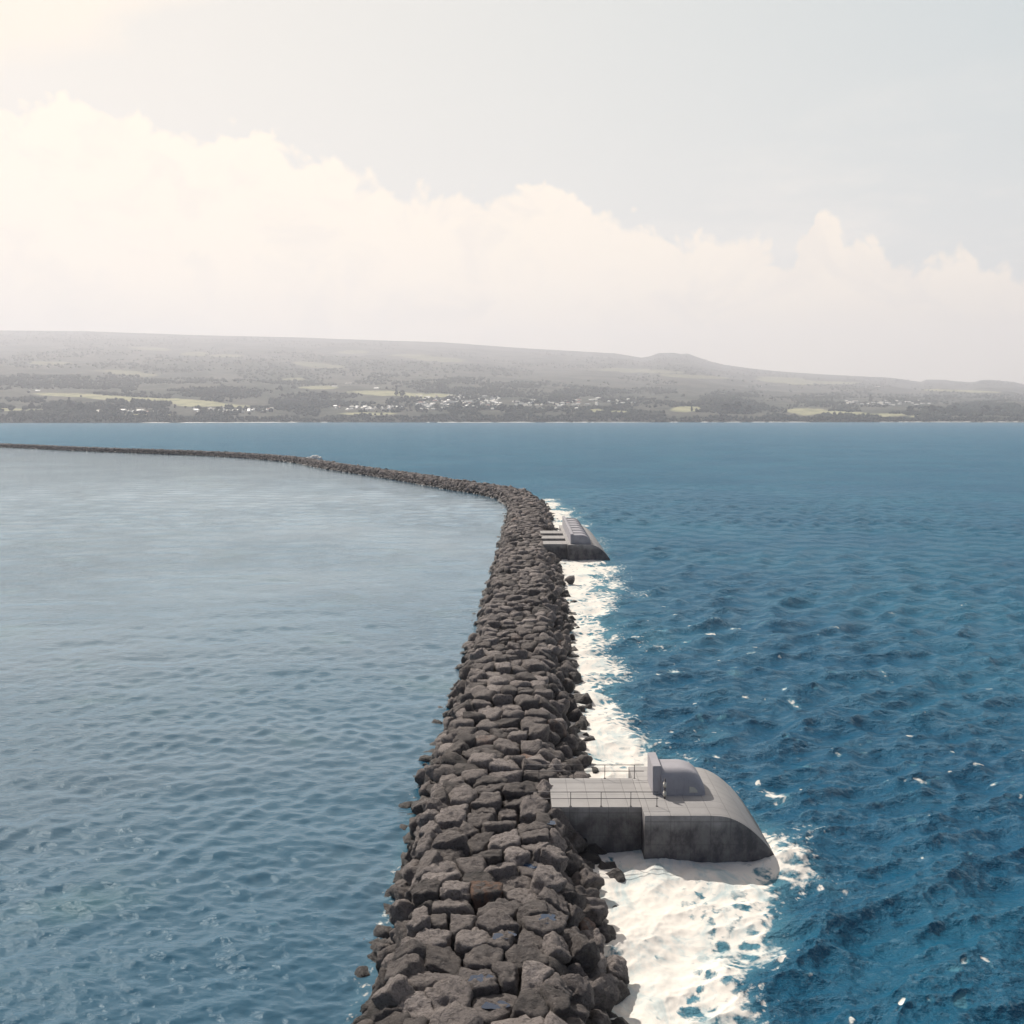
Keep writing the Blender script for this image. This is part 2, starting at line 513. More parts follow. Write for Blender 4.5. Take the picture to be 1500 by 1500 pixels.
def build_water():
    # polar sheet about the drone's foot: fine inside the field of view, coarse elsewhere
    azf = np.radians(np.linspace(-33, 33, 900))
    azc = np.radians(np.linspace(33, 327, 110))[1:-1]
    az = np.r_[azf, azc]
    dep = np.radians(np.r_[np.linspace(70, 34, 40), np.linspace(34, 6, 500)[1:], np.linspace(6, 0.3, 240)[1:]])
    r = CAM_Z / np.tan(dep)
    R, A = np.meshgrid(r, az, indexing='ij')
    X = R * np.sin(A); Y = R * np.cos(A)
    nr, na = X.shape
    # which side of the breakwater
    poly = [tuple(q) for q in PATH[::4]] + [(-9000, 2200), (-9000, -9000), (-1.6, -9000)]
    calm = seg_dist(X, Y, poly)
    dr = np.gradient(r)

    def waves(X, Y, n, l0, l1, slope, dirs, seed, chop):
        g = np.random.default_rng(seed)
        lam = np.exp(g.uniform(math.log(l0), math.log(l1), n))
        th = dirs[0] + g.normal(0, dirs[1], n)
        ph = g.uniform(0, 6.28, n)
        amp = slope / (2 * math.pi * math.sqrt(n / 2)) * lam
        H = np.zeros_like(X); DX = np.zeros_like(X); DY = np.zeros_like(X)
        for l, t, p, a in zip(lam, th, ph, amp):
            w = sstep(2.2, 4.5, l / np.maximum(dr, r * 0.0013))[:, None]
            k = 2 * math.pi / l
            rows = np.where(w[:, 0] > 0)[0]
            if len(rows) == 0: continue
            q = slice(rows[0], rows[-1] + 1)
            arg = k * (X[q] * math.cos(t) + Y[q] * math.sin(t)) + p
            s_, c_ = np.sin(arg), np.cos(arg)
            H[q] += w[q] * a * s_
            DX[q] += w[q] * a * chop * c_ * math.cos(t); DY[q] += w[q] * a * chop * c_ * math.sin(t)
        return H, DX, DY

    hs, xs, ys = waves(X, Y, 130, 0.45, 10.5, 0.38, (2.25, 0.65), 3, 0.9)
    hf, _, _ = waves(X, Y, 40, 0.7, 3.6, 0.3, (2.25, 0.8), 8, 0.9)
    hc, xc, yc = waves(X, Y, 110, 0.28, 3.2, 0.18, (1.35, 0.8), 5, 0.5)
    hl, xl, yl = waves(X, Y, 36, 4.0, 13.0, 0.05, (1.2, 0.7), 15, 0.3)
    hc = hc + hl
    cw = (calm > 0).astype(float)
    # ---- foam density on the sea side
    P = lambda L: [un(a, c) for a, c in L]
    band = [(-1, 20)] + [(2.0, 60), (3, 120), (6, 200), (7.5, 300), (6.5, 362)] + P([(808, 731), (832, 744), (850, 764), (862, 780), (888, 822), (898, 842), (900, 862), (886, 885), (884, 922), (897, 985), (918, 1058), (938, 1106),
            (980, 1122), (1060, 1160), (1128, 1232), (1160, 1256), (1186, 1285), (1125, 1330), (1118, 1392), (1086, 1446), (1112, 1500)]) + [(14, 30), (12, 15)]
    sd_ = seg_dist(X, Y, band)
    pn = np.stack([X * 0.16, Y * 0.10, X * 0], -1)
    wob = fbm(pn, 4) * 1.6
    far = np.clip(R / 90, 0.6, 3.0)
    foam = sstep(-6.2, 5.6, (sd_ + wob * 1.7) / far ** 0.5)
    # spilling crests and streaks outside the band; fine flecks also paint sun glints
    rough_n = fbm(np.stack([X * 0.045, Y * 0.045, X * 0 + 3], -1), 3)
    near_bw = sstep(40, 2, -sd_)
    sdev = np.std(hs, axis=1, keepdims=True) + 1e-3
    fdev = np.std(hf, axis=1, keepdims=True) + 1e-3
    crest = sstep(1.75, 2.7, hf / fdev + 0.45 * hs / sdev + rough_n * 0.9)
    foam = np.maximum(foam, crest * (0.40 + 0.20 * near_bw) * sstep(420, 150, R))
    for (px, py, a, b_, s_) in ((990, 985, 16, 6, 0.72), (1076, 988, 16, 6, 0.70), (1135, 1168, 22, 20, 0.62), (1040, 1075, 60, 24, 0.42), (960, 940, 60, 26, 0.42), (1295, 985, 5, 12, 0.6),
                                (1165, 1028, 9, 9, 0.66), (1190, 1215, 60, 22, 0.40), (1240, 1090, 60, 18, 0.34), (980, 1110, 70, 24, 0.5), (1210, 1300, 60, 26, 0.42), (1180, 1370, 50, 20, 0.36), (940, 870, 30, 14, 0.45)):
        cx, cy = un(px, py)
        sx = a * cy / 1500; sy = b_ * cy * cy / 1500 / CAM_Z
        g = np.exp(-(((X - cx) / sx) ** 2 + ((Y - cy) / sy) ** 2))
        foam = np.maximum(foam, s_ * 0.9 * g)
    # harbour side: thin foam washing against the stones, then painted sparkle flecks
    pd = np.full(X.shape, 1e3)
    sel = (R < 450) & (np.abs(X) < 60)
    pts = np.stack([X[sel], Y[sel]], -1)
    dmin = np.full(len(pts), 1e3)
    for q in PATH[:420:2]:
        dmin = np.minimum(dmin, np.hypot(pts[:, 0] - q[0], pts[:, 1] - q[1]))
    pd[sel] = dmin
    wash_glint = (0.34 + 0.25 * rough_n) * sstep(8.0, 6.4, pd + 0.9 * rough_n) * sstep(140, 60, R)
    cdev = np.std(hc, axis=1, keepdims=True) + 1e-3
    wash_glint = np.maximum(wash_glint, 0.40 * sstep(2.75, 3.3, hc / cdev + rough_n * 0.7) * sstep(170, 70, R))  # sparse crest flecks: sun sparkle painted in as foam
    foam = np.where(cw > 0, wash_glint, foam)
    # ---- height
    churn = fbm(np.stack([X * 0.55, Y * 0.45, X * 0 + 9], -1), 4, 0.55)
    lap = sstep(0, 9, np.abs(calm))
    H = cw * hc + (1 - cw) * (hs * (0.45 + 0.55 * lap) * (1 - 0.62 * foam) + churn * 0.24 * foam * sstep(300, 120, R))
    splash = np.exp(-(((X - un(1160, 1262)[0]) / 1.6) ** 2 + ((Y - un(1160, 1262)[1]) / 3.0) ** 2)) + 0.8 * np.exp(-(((X - un(1138, 1172)[0]) / 1.3) ** 2 + ((Y - un(1138, 1172)[1]) / 2.0) ** 2))
    H += splash * (0.35 + 0.4 * churn) * (1 - cw)
    XX = X + cw * xc + (1 - cw) * xs * 0.8 * (0.4 + 0.6 * lap)
    YY = Y + cw * yc + (1 - cw) * ys * 0.8 * (0.4 + 0.6 * lap)
    V = np.stack([XX, YY, H], -1).reshape(-1, 3)
    I = np.arange(nr * na).reshape(nr, na)
    J = np.roll(I, -1, axis=1)
    F = np.stack([I[:-1], J[:-1], J[1:], I[1:]], -1).reshape(-1, 4)
    cf = cw.reshape(-1)[F].mean(1) >= 0.5
    ff = foam.reshape(-1)[F].mean(1)

    def sub(name, sel, mat):
        f = F[sel]
        u, inv = np.unique(f, return_inverse=True)
        me = mk_mesh(name, V[u], inv.reshape(f.shape), {'foam': foam.reshape(-1)[u]})
        return link(name, me, mat)

    band_sel = (~cf) & (ff > 0.5) & (sd_.reshape(-1)[F].mean(1) > -4)
    tag(sub('sea', (~cf) & ~band_sel, SEA), kind='structure')
    tag(sub('harbour_water', cf, CALM), kind='structure')
    tag(sub('sea_foam', band_sel, SEA), 'white churned foam along the seaward foot of the breakwater', 'sea foam', kind='stuff')


build_water()


# ------------------------------------------------------------------ breakwater stones
def star_shape(dirs, planes_n, planes_d, pw):
    """radius along dirs of the rounded intersection of half-spaces; planes (N,K,3),(N,K)"""
    c = np.einsum('vk,npk->nvp', dirs, planes_n)
    c = np.maximum(c, 0) / planes_d[:, None, :]
    return (np.sum(c ** pw, axis=2)) ** (-1.0 / pw)


def build_breakwater():
    # ---- inner mound
    ss = np.arange(0, LEN, 2.5)
    p, t = at(ss)
    nrm = np.stack([t[:, 1], -t[:, 0]], -1)      # to the right (seaward)
    prof = XS.copy(); prof[:, 1] -= 1.5; prof[0, 1] = prof[-1, 1] = -3.5
    V = np.concatenate([np.concatenate([p + nrm * o, np.full((len(ss), 1), z)], 1)[:, None] for o, z in prof], 1).reshape(-1, 3)
    k = len(prof)
    F = [[i * k + j, i * k + j + 1, (i + 1) * k + j + 1, (i + 1) * k + j] for i in range(len(ss) - 1) for j in range(k - 1)]
    me = mk_mesh('rubble_mound', V, np.array(F)[:, ::-1], {'tone': np.zeros(len(V)), 'red': np.zeros(len(V))}, smooth=False)
    tag(link('rubble_mound', me, ROCK), kind='structure')

    # ---- where the stones lie (s along, w across the unrolled section)
    sites = []
    s = 12.0
    tmin, tmax = XL[0] + 2.6, XL[-1] - 1.6
    a, bq = XL[2], XL[3]
    while s < LEN - 2:
        row = random.uniform(1.5, 1.95)
        w = a + random.uniform(-0.9, 0.2)
        while w < bq + 0.1:
            wd = random.choice((1.0, 1.5, 2.0, 2.5, 3.1)) * random.uniform(0.85, 1.15)
            sites.append((s + random.uniform(-0.5, 0.5), w + wd / 2, 0)); w += wd
        s += row
    s = 12.0
    while s < LEN - 2:
        row = random.uniform(1.35, 1.7)
        for (lo, hi, z) in ((tmin, a - 0.9, 1), (bq + 0.75, tmax, 2)):
            w = lo + random.uniform(-0.7, 0.5)
            while w < hi:
                wd = random.uniform(1.1, 2.0)
                sites.append((s + random.uniform(-0.55, 0.55), w + wd / 2, z)); w += wd
        s += row
    sites = np.array(sites)
    N = len(sites)
    order = np.argsort(sites[:, 0]); sites = sites[order]
    zone = sites[:, 2].astype(int)
    # neighbours (Voronoi planes)
    K = 11
    nb_n = np.zeros((N, K, 2)); nb_d = np.full((N, K), 3.0)
    for i0 in range(0, N, 400):
        i1 = min(N, i0 + 400)
        j0 = max(0, i0 - 60); j1 = min(N, i1 + 60)
        d = sites[i0:i1, None, :2] - sites[None, j0:j1, :2]
        L = np.hypot(d[..., 0], d[..., 1])
        L[np.arange(i1 - i0), np.arange(i0, i1) - j0] = 1e9
        ix = np.argsort(L, axis=1)[:, :K]
        for q in range(K):
            l = L[np.arange(i1 - i0), ix[:, q]]
            dd = -d[np.arange(i1 - i0), ix[:, q]]
            nb_n[i0:i1, q] = dd / l[:, None]
            nb_d[i0:i1, q] = np.maximum(l / 2 - 0.075, 0.28)
    g = np.random.default_rng(11)
    p, t = at(sites[:, 0])
    rgt = np.stack([t[:, 1], -t[:, 0], 0 * t[:, 0]], -1)
    fwd = np.concatenate([t, np.zeros((N, 1))], 1)
    up = np.array([0, 0, 1.0])
    o, z, no, nz = section(sites[:, 1])
    jit = np.where(zone == 0, g.normal(0, 0.20, N), np.where(zone == 1, g.normal(-0.12, 0.25, N), g.normal(-0.08, 0.42, N)))
    Nn = rgt * no[:, None] + up * nz[:, None]              # outward
    Tt = np.cross(fwd, Nn); Tt = -Tt                          # across: -(fwd x n) -> right
    Tt = np.where((Tt * rgt).sum(1, keepdims=True) < 0, -Tt, Tt)
    C = np.concatenate([p, np.zeros((N, 1))], 1) + rgt * o[:, None] + up * z[:, None] + Nn * (jit - 0.62)[:, None]
    # planes in the local frame (a along=fwd, b across=Tt, c out=Nn)
    M = K + 9
    pn = np.zeros((N, M, 3)); pdn = np.zeros((N, M))
    # side planes leaning outwards a little, more on slopes
    lean = g.uniform(-0.22, 0.12, (N, K))
    sl_ = zone[:, None] > 0
    lean = np.where(sl_, g.uniform(-0.2, 0.55, (N, K)), lean)
    pn[:, :K, 0] = nb_n[..., 0]; pn[:, :K, 1] = nb_n[..., 1]; pn[:, :K, 2] = lean
    ln = np.linalg.norm(pn[:, :K], axis=2); pn[:, :K] /= ln[..., None]
    pdn[:, :K] = nb_d * np.where(sl_, g.uniform(0.85, 1.12, (N, K)), g.uniform(0.93, 1.04, (N, K)))
    # top, bottom
    tilt = np.where(zone == 0, 0.15, 0.50)
    pn[:, K, 0] = g.normal(0, 1, N) * tilt; pn[:, K, 1] = g.normal(0, 1, N) * tilt; pn[:, K, 2] = 1
    pdn[:, K] = g.uniform(0.52, 0.88, N)
    pn[:, K + 1, 2] = -1; pdn[:, K + 1] = 0.75
    # chamfers
    for q in range(K + 2, M):
        th = g.uniform(0, 6.283, N); ph = g.uniform(0.25, 1.25, N)
        pn[:, q, 0] = np.cos(th) * np.sin(ph); pn[:, q, 1] = np.sin(th) * np.sin(ph); pn[:, q, 2] = np.cos(ph)
        pdn[:, q] = g.uniform(0.85, 1.5, N) * np.where(zone == 0, 1.10, 0.92)
        if q > K + 5: pdn[:, q] = np.where(zone == 0, 3.0, pdn[:, q])
    pn /= np.linalg.norm(pn, axis=2, keepdims=True)
    tone = np.clip(g.beta(1.3, 1.5, N) * np.where(zone == 2, 0.75, 1.0), 0.02, 1)
    red = (g.random(N) < np.where(zone == 2, 0.05, 0.015)) * g.uniform(0.2, 0.55, N)
    tone = np.where((zone == 2) & (g.random(N) < 0.12), g.uniform(0.85, 1.15, N), tone)

    def make(ids, lvl):
        dv, fv = ICO[lvl]
        r = star_shape(dv, pn[ids], pdn[ids], 34)
        r = np.minimum(r, 2.3)
        L = dv[None] * r[..., None]
        W = L[..., 0:1] * fwd[ids, None] + L[..., 1:2] * Tt[ids, None] + L[..., 2:3] * Nn[ids, None]
        Pw = W + C[ids, None]
        Dw = W / (np.linalg.norm(W, axis=2, keepdims=True) + 1e-9)
        off = (ids * 7.31)[:, None, None]
        n1 = fbm(Pw * 0.95 + off, 3)
        rid = 1 - np.abs(fbm(Pw * 1.5 + off + 40, 3)) * 2
        n2 = fbm(Pw * 3.6 + off, 3) if lvl >= 3 else 0
        st = Pw[..., 2] * 3.2 + 1.2 * fbm(Pw * 0.6 + off, 2)
        n3 = 0.05 * (np.abs((st % 1) - 0.5) * 2 - 0.5) if lvl >= 3 else 0
        W = W + Dw * (0.09 * n1 + 0.16 * (rid - 0.6) + 0.10 * n2 + n3)[..., None]
        return W, fv

    # ---- camera test: the 300 that show largest
    F3 = np.array([0, math.cos(PITCH), -math.sin(PITCH)]); U3 = np.array([0, math.sin(PITCH), math.cos(PITCH)])
    rel = C - np.array([0, 0, CAM_Z])
    dep = rel @ F3
    px = 750 + 1500 * rel[:, 0] / np.maximum(dep, 1); py = 750 - 1500 * (rel @ U3) / np.maximum(dep, 1)
    topz = C[:, 2] + 0.6
    ok = (dep > 5) & (py < 1512) & (topz > 0.25) & ((zone != 1) | (C[:, 2] > -0.2))
    # stones under the platform are hidden
    for (x0, y0, x1, y1) in STATION_BOXES:
        ok &= ~((C[:, 0] > x0) & (C[:, 0] < x1) & (C[:, 1] > y0) & (C[:, 1] < y1))
    drop = np.zeros(N, bool)
    for (x0, y0, x1, y1) in STATION_BOXES:
        drop |= (C[:, 0] > x0 + 0.2) & (C[:, 0] < x1) & (C[:, 1] > y0 - 0.3) & (C[:, 1] < y1 + 0.3) & (zone == 2) & (C[:, 2] > 0.9)
        m_ = (C[:, 0] > x0 - 0.7) & (C[:, 0] < x1) & (C[:, 1] > y0 - 0.8) & (C[:, 1] < y1 + 0.8)
        C[m_, 2] = np.minimum(C[m_, 2], 2.15)
    idx = np.where(ok & ~drop)[0]
    near = idx[np.argsort(dep[idx])][:296]
    # flat pools on some crest stones
    pools = []
    for (qx, qy) in ((742, 1364), (796, 1353), (727, 1394), (690, 1427), (718, 1478), (790, 1262), (787, 1197)):
        cand = near[zone[near] == 0]
        j = cand[np.argmin(np.hypot(px[cand] - qx, py[cand] - 12 - qy))]
        if j not in pools: pools.append(int(j))
    for j in pools:
        pn[j, K] = (0, 0, 1); pdn[j, K] = 0.62; pdn[j, K + 2:] += 0.25

    near_set = set(near.tolist())
    rest = np.array([i for i in range(N) if i not in near_set and not drop[i]])
    hidden = (C[rest, 2] < -1.6)
    rest = rest[~hidden]
    # ---- words that single stones out
    bands = [(1500, 'at the lower photo edge'), (1440, 'just above the lower edge'), (1385, 'well before the near platform'), (1335, 'few rows before the platform'),
             (1290, 'right before the near platform'), (1245, 'level with platform front'), (1205, 'beside the platform deck'), (1165, 'level with deck back'), (1135, 'just beyond the near platform'), (1105, 'some rows past the platform'), (0, 'far past the near platform')]

    def words(i):
        tn = 'rust-tinged' if red[i] > 0 else ('pale grey' if tone[i] > 0.68 else 'mid grey' if tone[i] > 0.48 else 'dark grey' if tone[i] > 0.28 else 'blackish')
        size = np.partition(pdn[i, :K], 3)[:4].mean()
        sz = 'large' if size > 0.98 else 'small' if size < 0.72 else 'medium'
        tl = 'tilted' if np.hypot(pn[i, K, 0], pn[i, K, 1]) > (0.2 if zone[i] == 0 else 0.45) else 'flat-topped' if zone[i] == 0 else 'angular'
        w = sites[i, 1]
        if zone[i] == 0:
            f = (w - a) / (bq - a)
            pl = 'on the crest harbour edge' if f < 0.2 else 'left of crest middle' if f < 0.42 else 'in crest middle' if f < 0.6 else 'right of crest middle' if f < 0.8 else 'on the crest seaward edge'
        elif zone[i] == 1: pl = 'high on harbour slope' if z[i] > 1.4 else 'low on harbour slope'
        else: pl = 'high on seaward slope' if z[i] > 2.1 else 'halfway down seaward slope' if z[i] > 0.9 else 'at the foamy seaward foot'
        bd = 'far past the near platform'
        for lim, tx in bands[:-1]:
            if py[i] >= lim - 50: bd = tx; break
        return tn, sz, tl, pl, bd

    for i in near:
        lvl = 4 if dep[i] < 75 else 3
        Wv, fv = make(np.array([i]), lvl)
        nv = Wv.shape[1]
        me = mk_mesh('boulder', Wv[0], fv, {'tone': np.full(nv, tone[i]), 'red': np.full(nv, red[i])})
        ob = link('boulder', me, ROCK, loc=C[i])
        tn, sz, tl, pl, bd = words(i)
        sz = '' if sz == 'medium' else sz + ' '
        lab = f"{sz}{tl} {tn} boulder {pl}, {bd}"
        if i in pools: lab = f"{sz}{tn} flat boulder holding a blue puddle, {bd}"
        tag(ob, lab, 'boulder', 'boulders of the breakwater')
        ob['_n'] = 0; del ob['_n']
    # ---- pools
    m, b, out = new_mat('puddle_water')
    pb = pbsdf(b, Base_Color=(0.015, 0.035, 0.075, 1), Roughness=0.05)
    b.t.links.new(pb.outputs[0], out.inputs[0])
    for j in pools:
        Wv, fv = make(np.array([j]), 4)
        cz = np.array([g.uniform(-0.25, 0.25), g.uniform(-0.25, 0.25)])
        rr = np.hypot(Wv[0, :, 0] - cz[0], Wv[0, :, 1] - cz[1])
        tz = Wv[0, (rr < 0.55) & (Wv[0, :, 2] > 0), 2]
        zt = np.percentile(tz, 60) if len(tz) else 0.6
        an = np.linspace(0, 2 * math.pi, 28, endpoint=False)
        rad = 0.42 + 0.10 * np.sin(an * 2 + j) + 0.06 * np.sin(an * 5 + 2 * j)
        ring = np.stack([cz[0] + 1.25 * rad * np.cos(an), cz[1] + rad * np.sin(an), np.full(28, zt)], -1)
        low = ring.copy(); low[:, :2] = cz + (ring[:, :2] - cz) * 0.8; low[:, 2] -= 0.06
        bm = bmesh.new()
        a1 = [bm.verts.new(q) for q in ring]; a2 = [bm.verts.new(q) for q in low]
        bm.faces.new(a1); bm.faces.new(a2[::-1])
        for q in range(28): bm.faces.new((a2[q], a2[(q + 1) % 28], a1[(q + 1) % 28], a1[q]))
        ob = link('puddle', bm_mesh('puddle', bm), m, loc=C[j])
        tn, sz, tl, pl, bd = words(j)
        tag(ob, f"blue puddle on {tn} boulder {pl}, {bd}", 'puddle', 'puddles on the crest boulders')

    # ---- all the others in one mass
    VV, FF, TT, RR = [], [], [], []
    base = 0
    for lvl, lo, hi in ((3, 0, 170), (2, 170, 480), (1, 480, 5000)):
        ids = rest[(dep[rest] >= lo) & (dep[rest] < hi)] if lo else rest[dep[rest] < hi]
        for q in range(0, len(ids), 400):
            I = ids[q:q + 400]
            Wv, fv = make(I, lvl)
            Wv = Wv + C[I, None]
            nv = Wv.shape[1]
            VV.append(Wv.reshape(-1, 3))
            FF.append((fv[None] + (np.arange(len(I)) * nv)[:, None, None] + base).reshape(-1, 3))
            TT.append(np.repeat(tone[I], nv)); RR.append(np.repeat(red[I], nv))
            base += nv * len(I)
    me = mk_mesh('distant_boulders', np.concatenate(VV), np.concatenate(FF), {'tone': np.concatenate(TT), 'red': np.concatenate(RR)})
    tag(link('distant_boulders', me, ROCK), 'mass of dark boulders of the breakwater running off and bending to the left', 'boulder mass', 'boulders of the breakwater', 'stuff')
    print('stones', N, 'near', len(near), 'last near depth', dep[near].max())


# ------------------------------------------------------------------ concrete wave stations
NEAR = dict(x0=2.75, xb=8.95, xr=18.0, y0=68.4, y1=74.1, by0=66.85, by1=76.6)
FARS = dict(x0=6.6, xb=11.7, xr=20.6, y0=214.6, y1=240.0, by0=213.2, by1=252.0)
STATION_BOXES = [(NEAR['x0'], NEAR['y0'], NEAR['xr'], NEAR['y1']), (FARS['x0'], FARS['y0'], FARS['xr'], FARS['y1']),
                 (NEAR['xb'] - .5, NEAR['by0'], NEAR['xr'], NEAR['by1']), (FARS['xb'] - .5, FARS['by0'], FARS['xr'], FARS['by1'])]
ZD = 3.2


def prism(name, prof, y0, y1, bevel=0.04, segs=2, smooth=False):
    """extrude an (x,z) outline from y0 to y1"""
    bm = bmesh.new()
    a = [bm.verts.new((x, y0, z)) for x, z in prof]
    c = [bm.verts.new((x, y1, z)) for x, z in prof]
    bm.faces.new(a); bm.faces.new(c[::-1])
    n = len(prof)
    for i in range(n): bm.faces.new((a[(i + 1) % n], a[i], c[i], c[(i + 1) % n]))
    bmesh.ops.recalc_face_normals(bm, faces=bm.faces)
    if bevel:
        ed = [e for e in bm.edges if e.calc_face_angle(0) > 0.6]
        bmesh.ops.bevel(bm, geom=ed, offset=bevel, segments=segs, affect='EDGES', profile=0.5)
    me = bm_mesh(name, bm)
    if smooth:
        for p_ in me.polygons: p_.use_smooth = True
        try: me.set_sharp_from_angle(angle=math.radians(28))
        except Exception: pass
    return me


def tube(bm, a, c, r, n=8):
    a, c = Vector(a), Vector(c)
    d = (c - a); q = d.to_track_quat('Z', 'Y')
    R = [[bm.verts.new(p + q @ Vector((r * math.cos(2 * math.pi * k / n), r * math.sin(2 * math.pi * k / n), 0))) for k in range(n)] for p in (a, c)]
    for k in range(n): bm.faces.new((R[0][k], R[0][(k + 1) % n], R[1][(k + 1) % n], R[1][k]))
    bm.faces.new(R[0][::-1]); bm.faces.new(R[1])


def box(bm, x0, x1, y0, y1, z0, z1):
    v = [bm.verts.new((x, y, z)) for z in (z0, z1) for y in (y0, y1) for x in (x0, x1)]
    for f in ((0, 2, 3, 1), (4, 5, 7, 6), (0, 1, 5, 4), (2, 6, 7, 3), (0, 4, 6, 2), (1, 3, 7, 5)): bm.faces.new([v[i] for i in f])


def hood_mesh(x0, xf, x1, y0, y1, z0, z1, rnd):
    """vaulted hood: flat back end at x0, level top to xf, curving down to x1; long edges rounded by rnd"""
    prof = []
    for k in range(7): prof.append((x0 + (xf - x0) * k / 7, 1.0))
    for k in range(15):
        a = k / 14 * math.pi / 2
        prof.append((xf + (x1 - xf) * math.sin(a), math.cos(a) ** 0.8))
    bm = bmesh.new()
    rows = []
    m = 8
    for x, h in prof:
        ztop = z0 + (z1 - z0) * h
        r = min(rnd, (ztop - z0) * 0.9)
        row = [(x, y0 - 0.10, z0), ]
        for q in range(m + 1):
            a = q / m * math.pi / 2
            row.append((x, y0 + r * (1 - math.cos(a)), ztop - r * (1 - math.sin(a))))
        for q in range(m + 1):
            a = (1 - q / m) * math.pi / 2
            row.append((x, y1 - r * (1 - math.cos(a)), ztop - r * (1 - math.sin(a))))
        row.append((x, y1 + 0.10, z0))
        rows.append([bm.verts.new(q) for q in row])
    for i in range(len(rows) - 1):
        for j in range(len(rows[0]) - 1):
            bm.faces.new((rows[i][j], rows[i][j + 1], rows[i + 1][j + 1], rows[i + 1][j]))
    bm.faces.new(rows[0][::-1])
    bmesh.ops.recalc_face_normals(bm, faces=bm.faces)
    me = bm_mesh('hood', bm)
    for p_ in me.polygons: p_.use_smooth = True
    try: me.set_sharp_from_angle(angle=math.radians(50))
    except Exception: pass
    return me


def body_profile(c):
    L = c['xr'] - c['xb']
    xf = c['xb'] + 0.50 * L
    pr = [(c['xb'], -2.5), (c['xb'], ZD), (xf, ZD)]
    # shoulder curving down into the sea
    for u_, z_ in ((0.60, 3.12), (0.68, 2.88), (0.76, 2.46), (0.84, 1.86), (0.92, 1.10), (1.0, 0.12), (1.06, -0.7), (1.14, -2.5)):
        pr.append((c['xb'] + u_ * L, z_))
    # smooth the upper run
    top = np.array(pr[2:]); tt = np.arange(len(top)); ti = np.linspace(0, len(top) - 1, 26)
    cx = catmull(top, 0.25)
    return pr[:2] + [tuple(q) for q in cx]


def railing(parent, x0, x1, y, posts, name='railing'):
    bm = bmesh.new()
    for zz in (1.02, 0.55): tube(bm, (x0, y, ZD + zz), (x1, y, ZD + zz), 0.026)
    r = link(name, bm_mesh(name, bm, True), STEEL, parent)
    for x in posts:
        bm = bmesh.new()
        tube(bm, (x, y, ZD), (x, y, ZD + 1.02), 0.024)
        box(bm, x - .07, x + .07, y - .07, y + .07, ZD + 0.001, ZD + 0.02)
        link('post', bm_mesh('post', bm), STEEL, r)
    return r


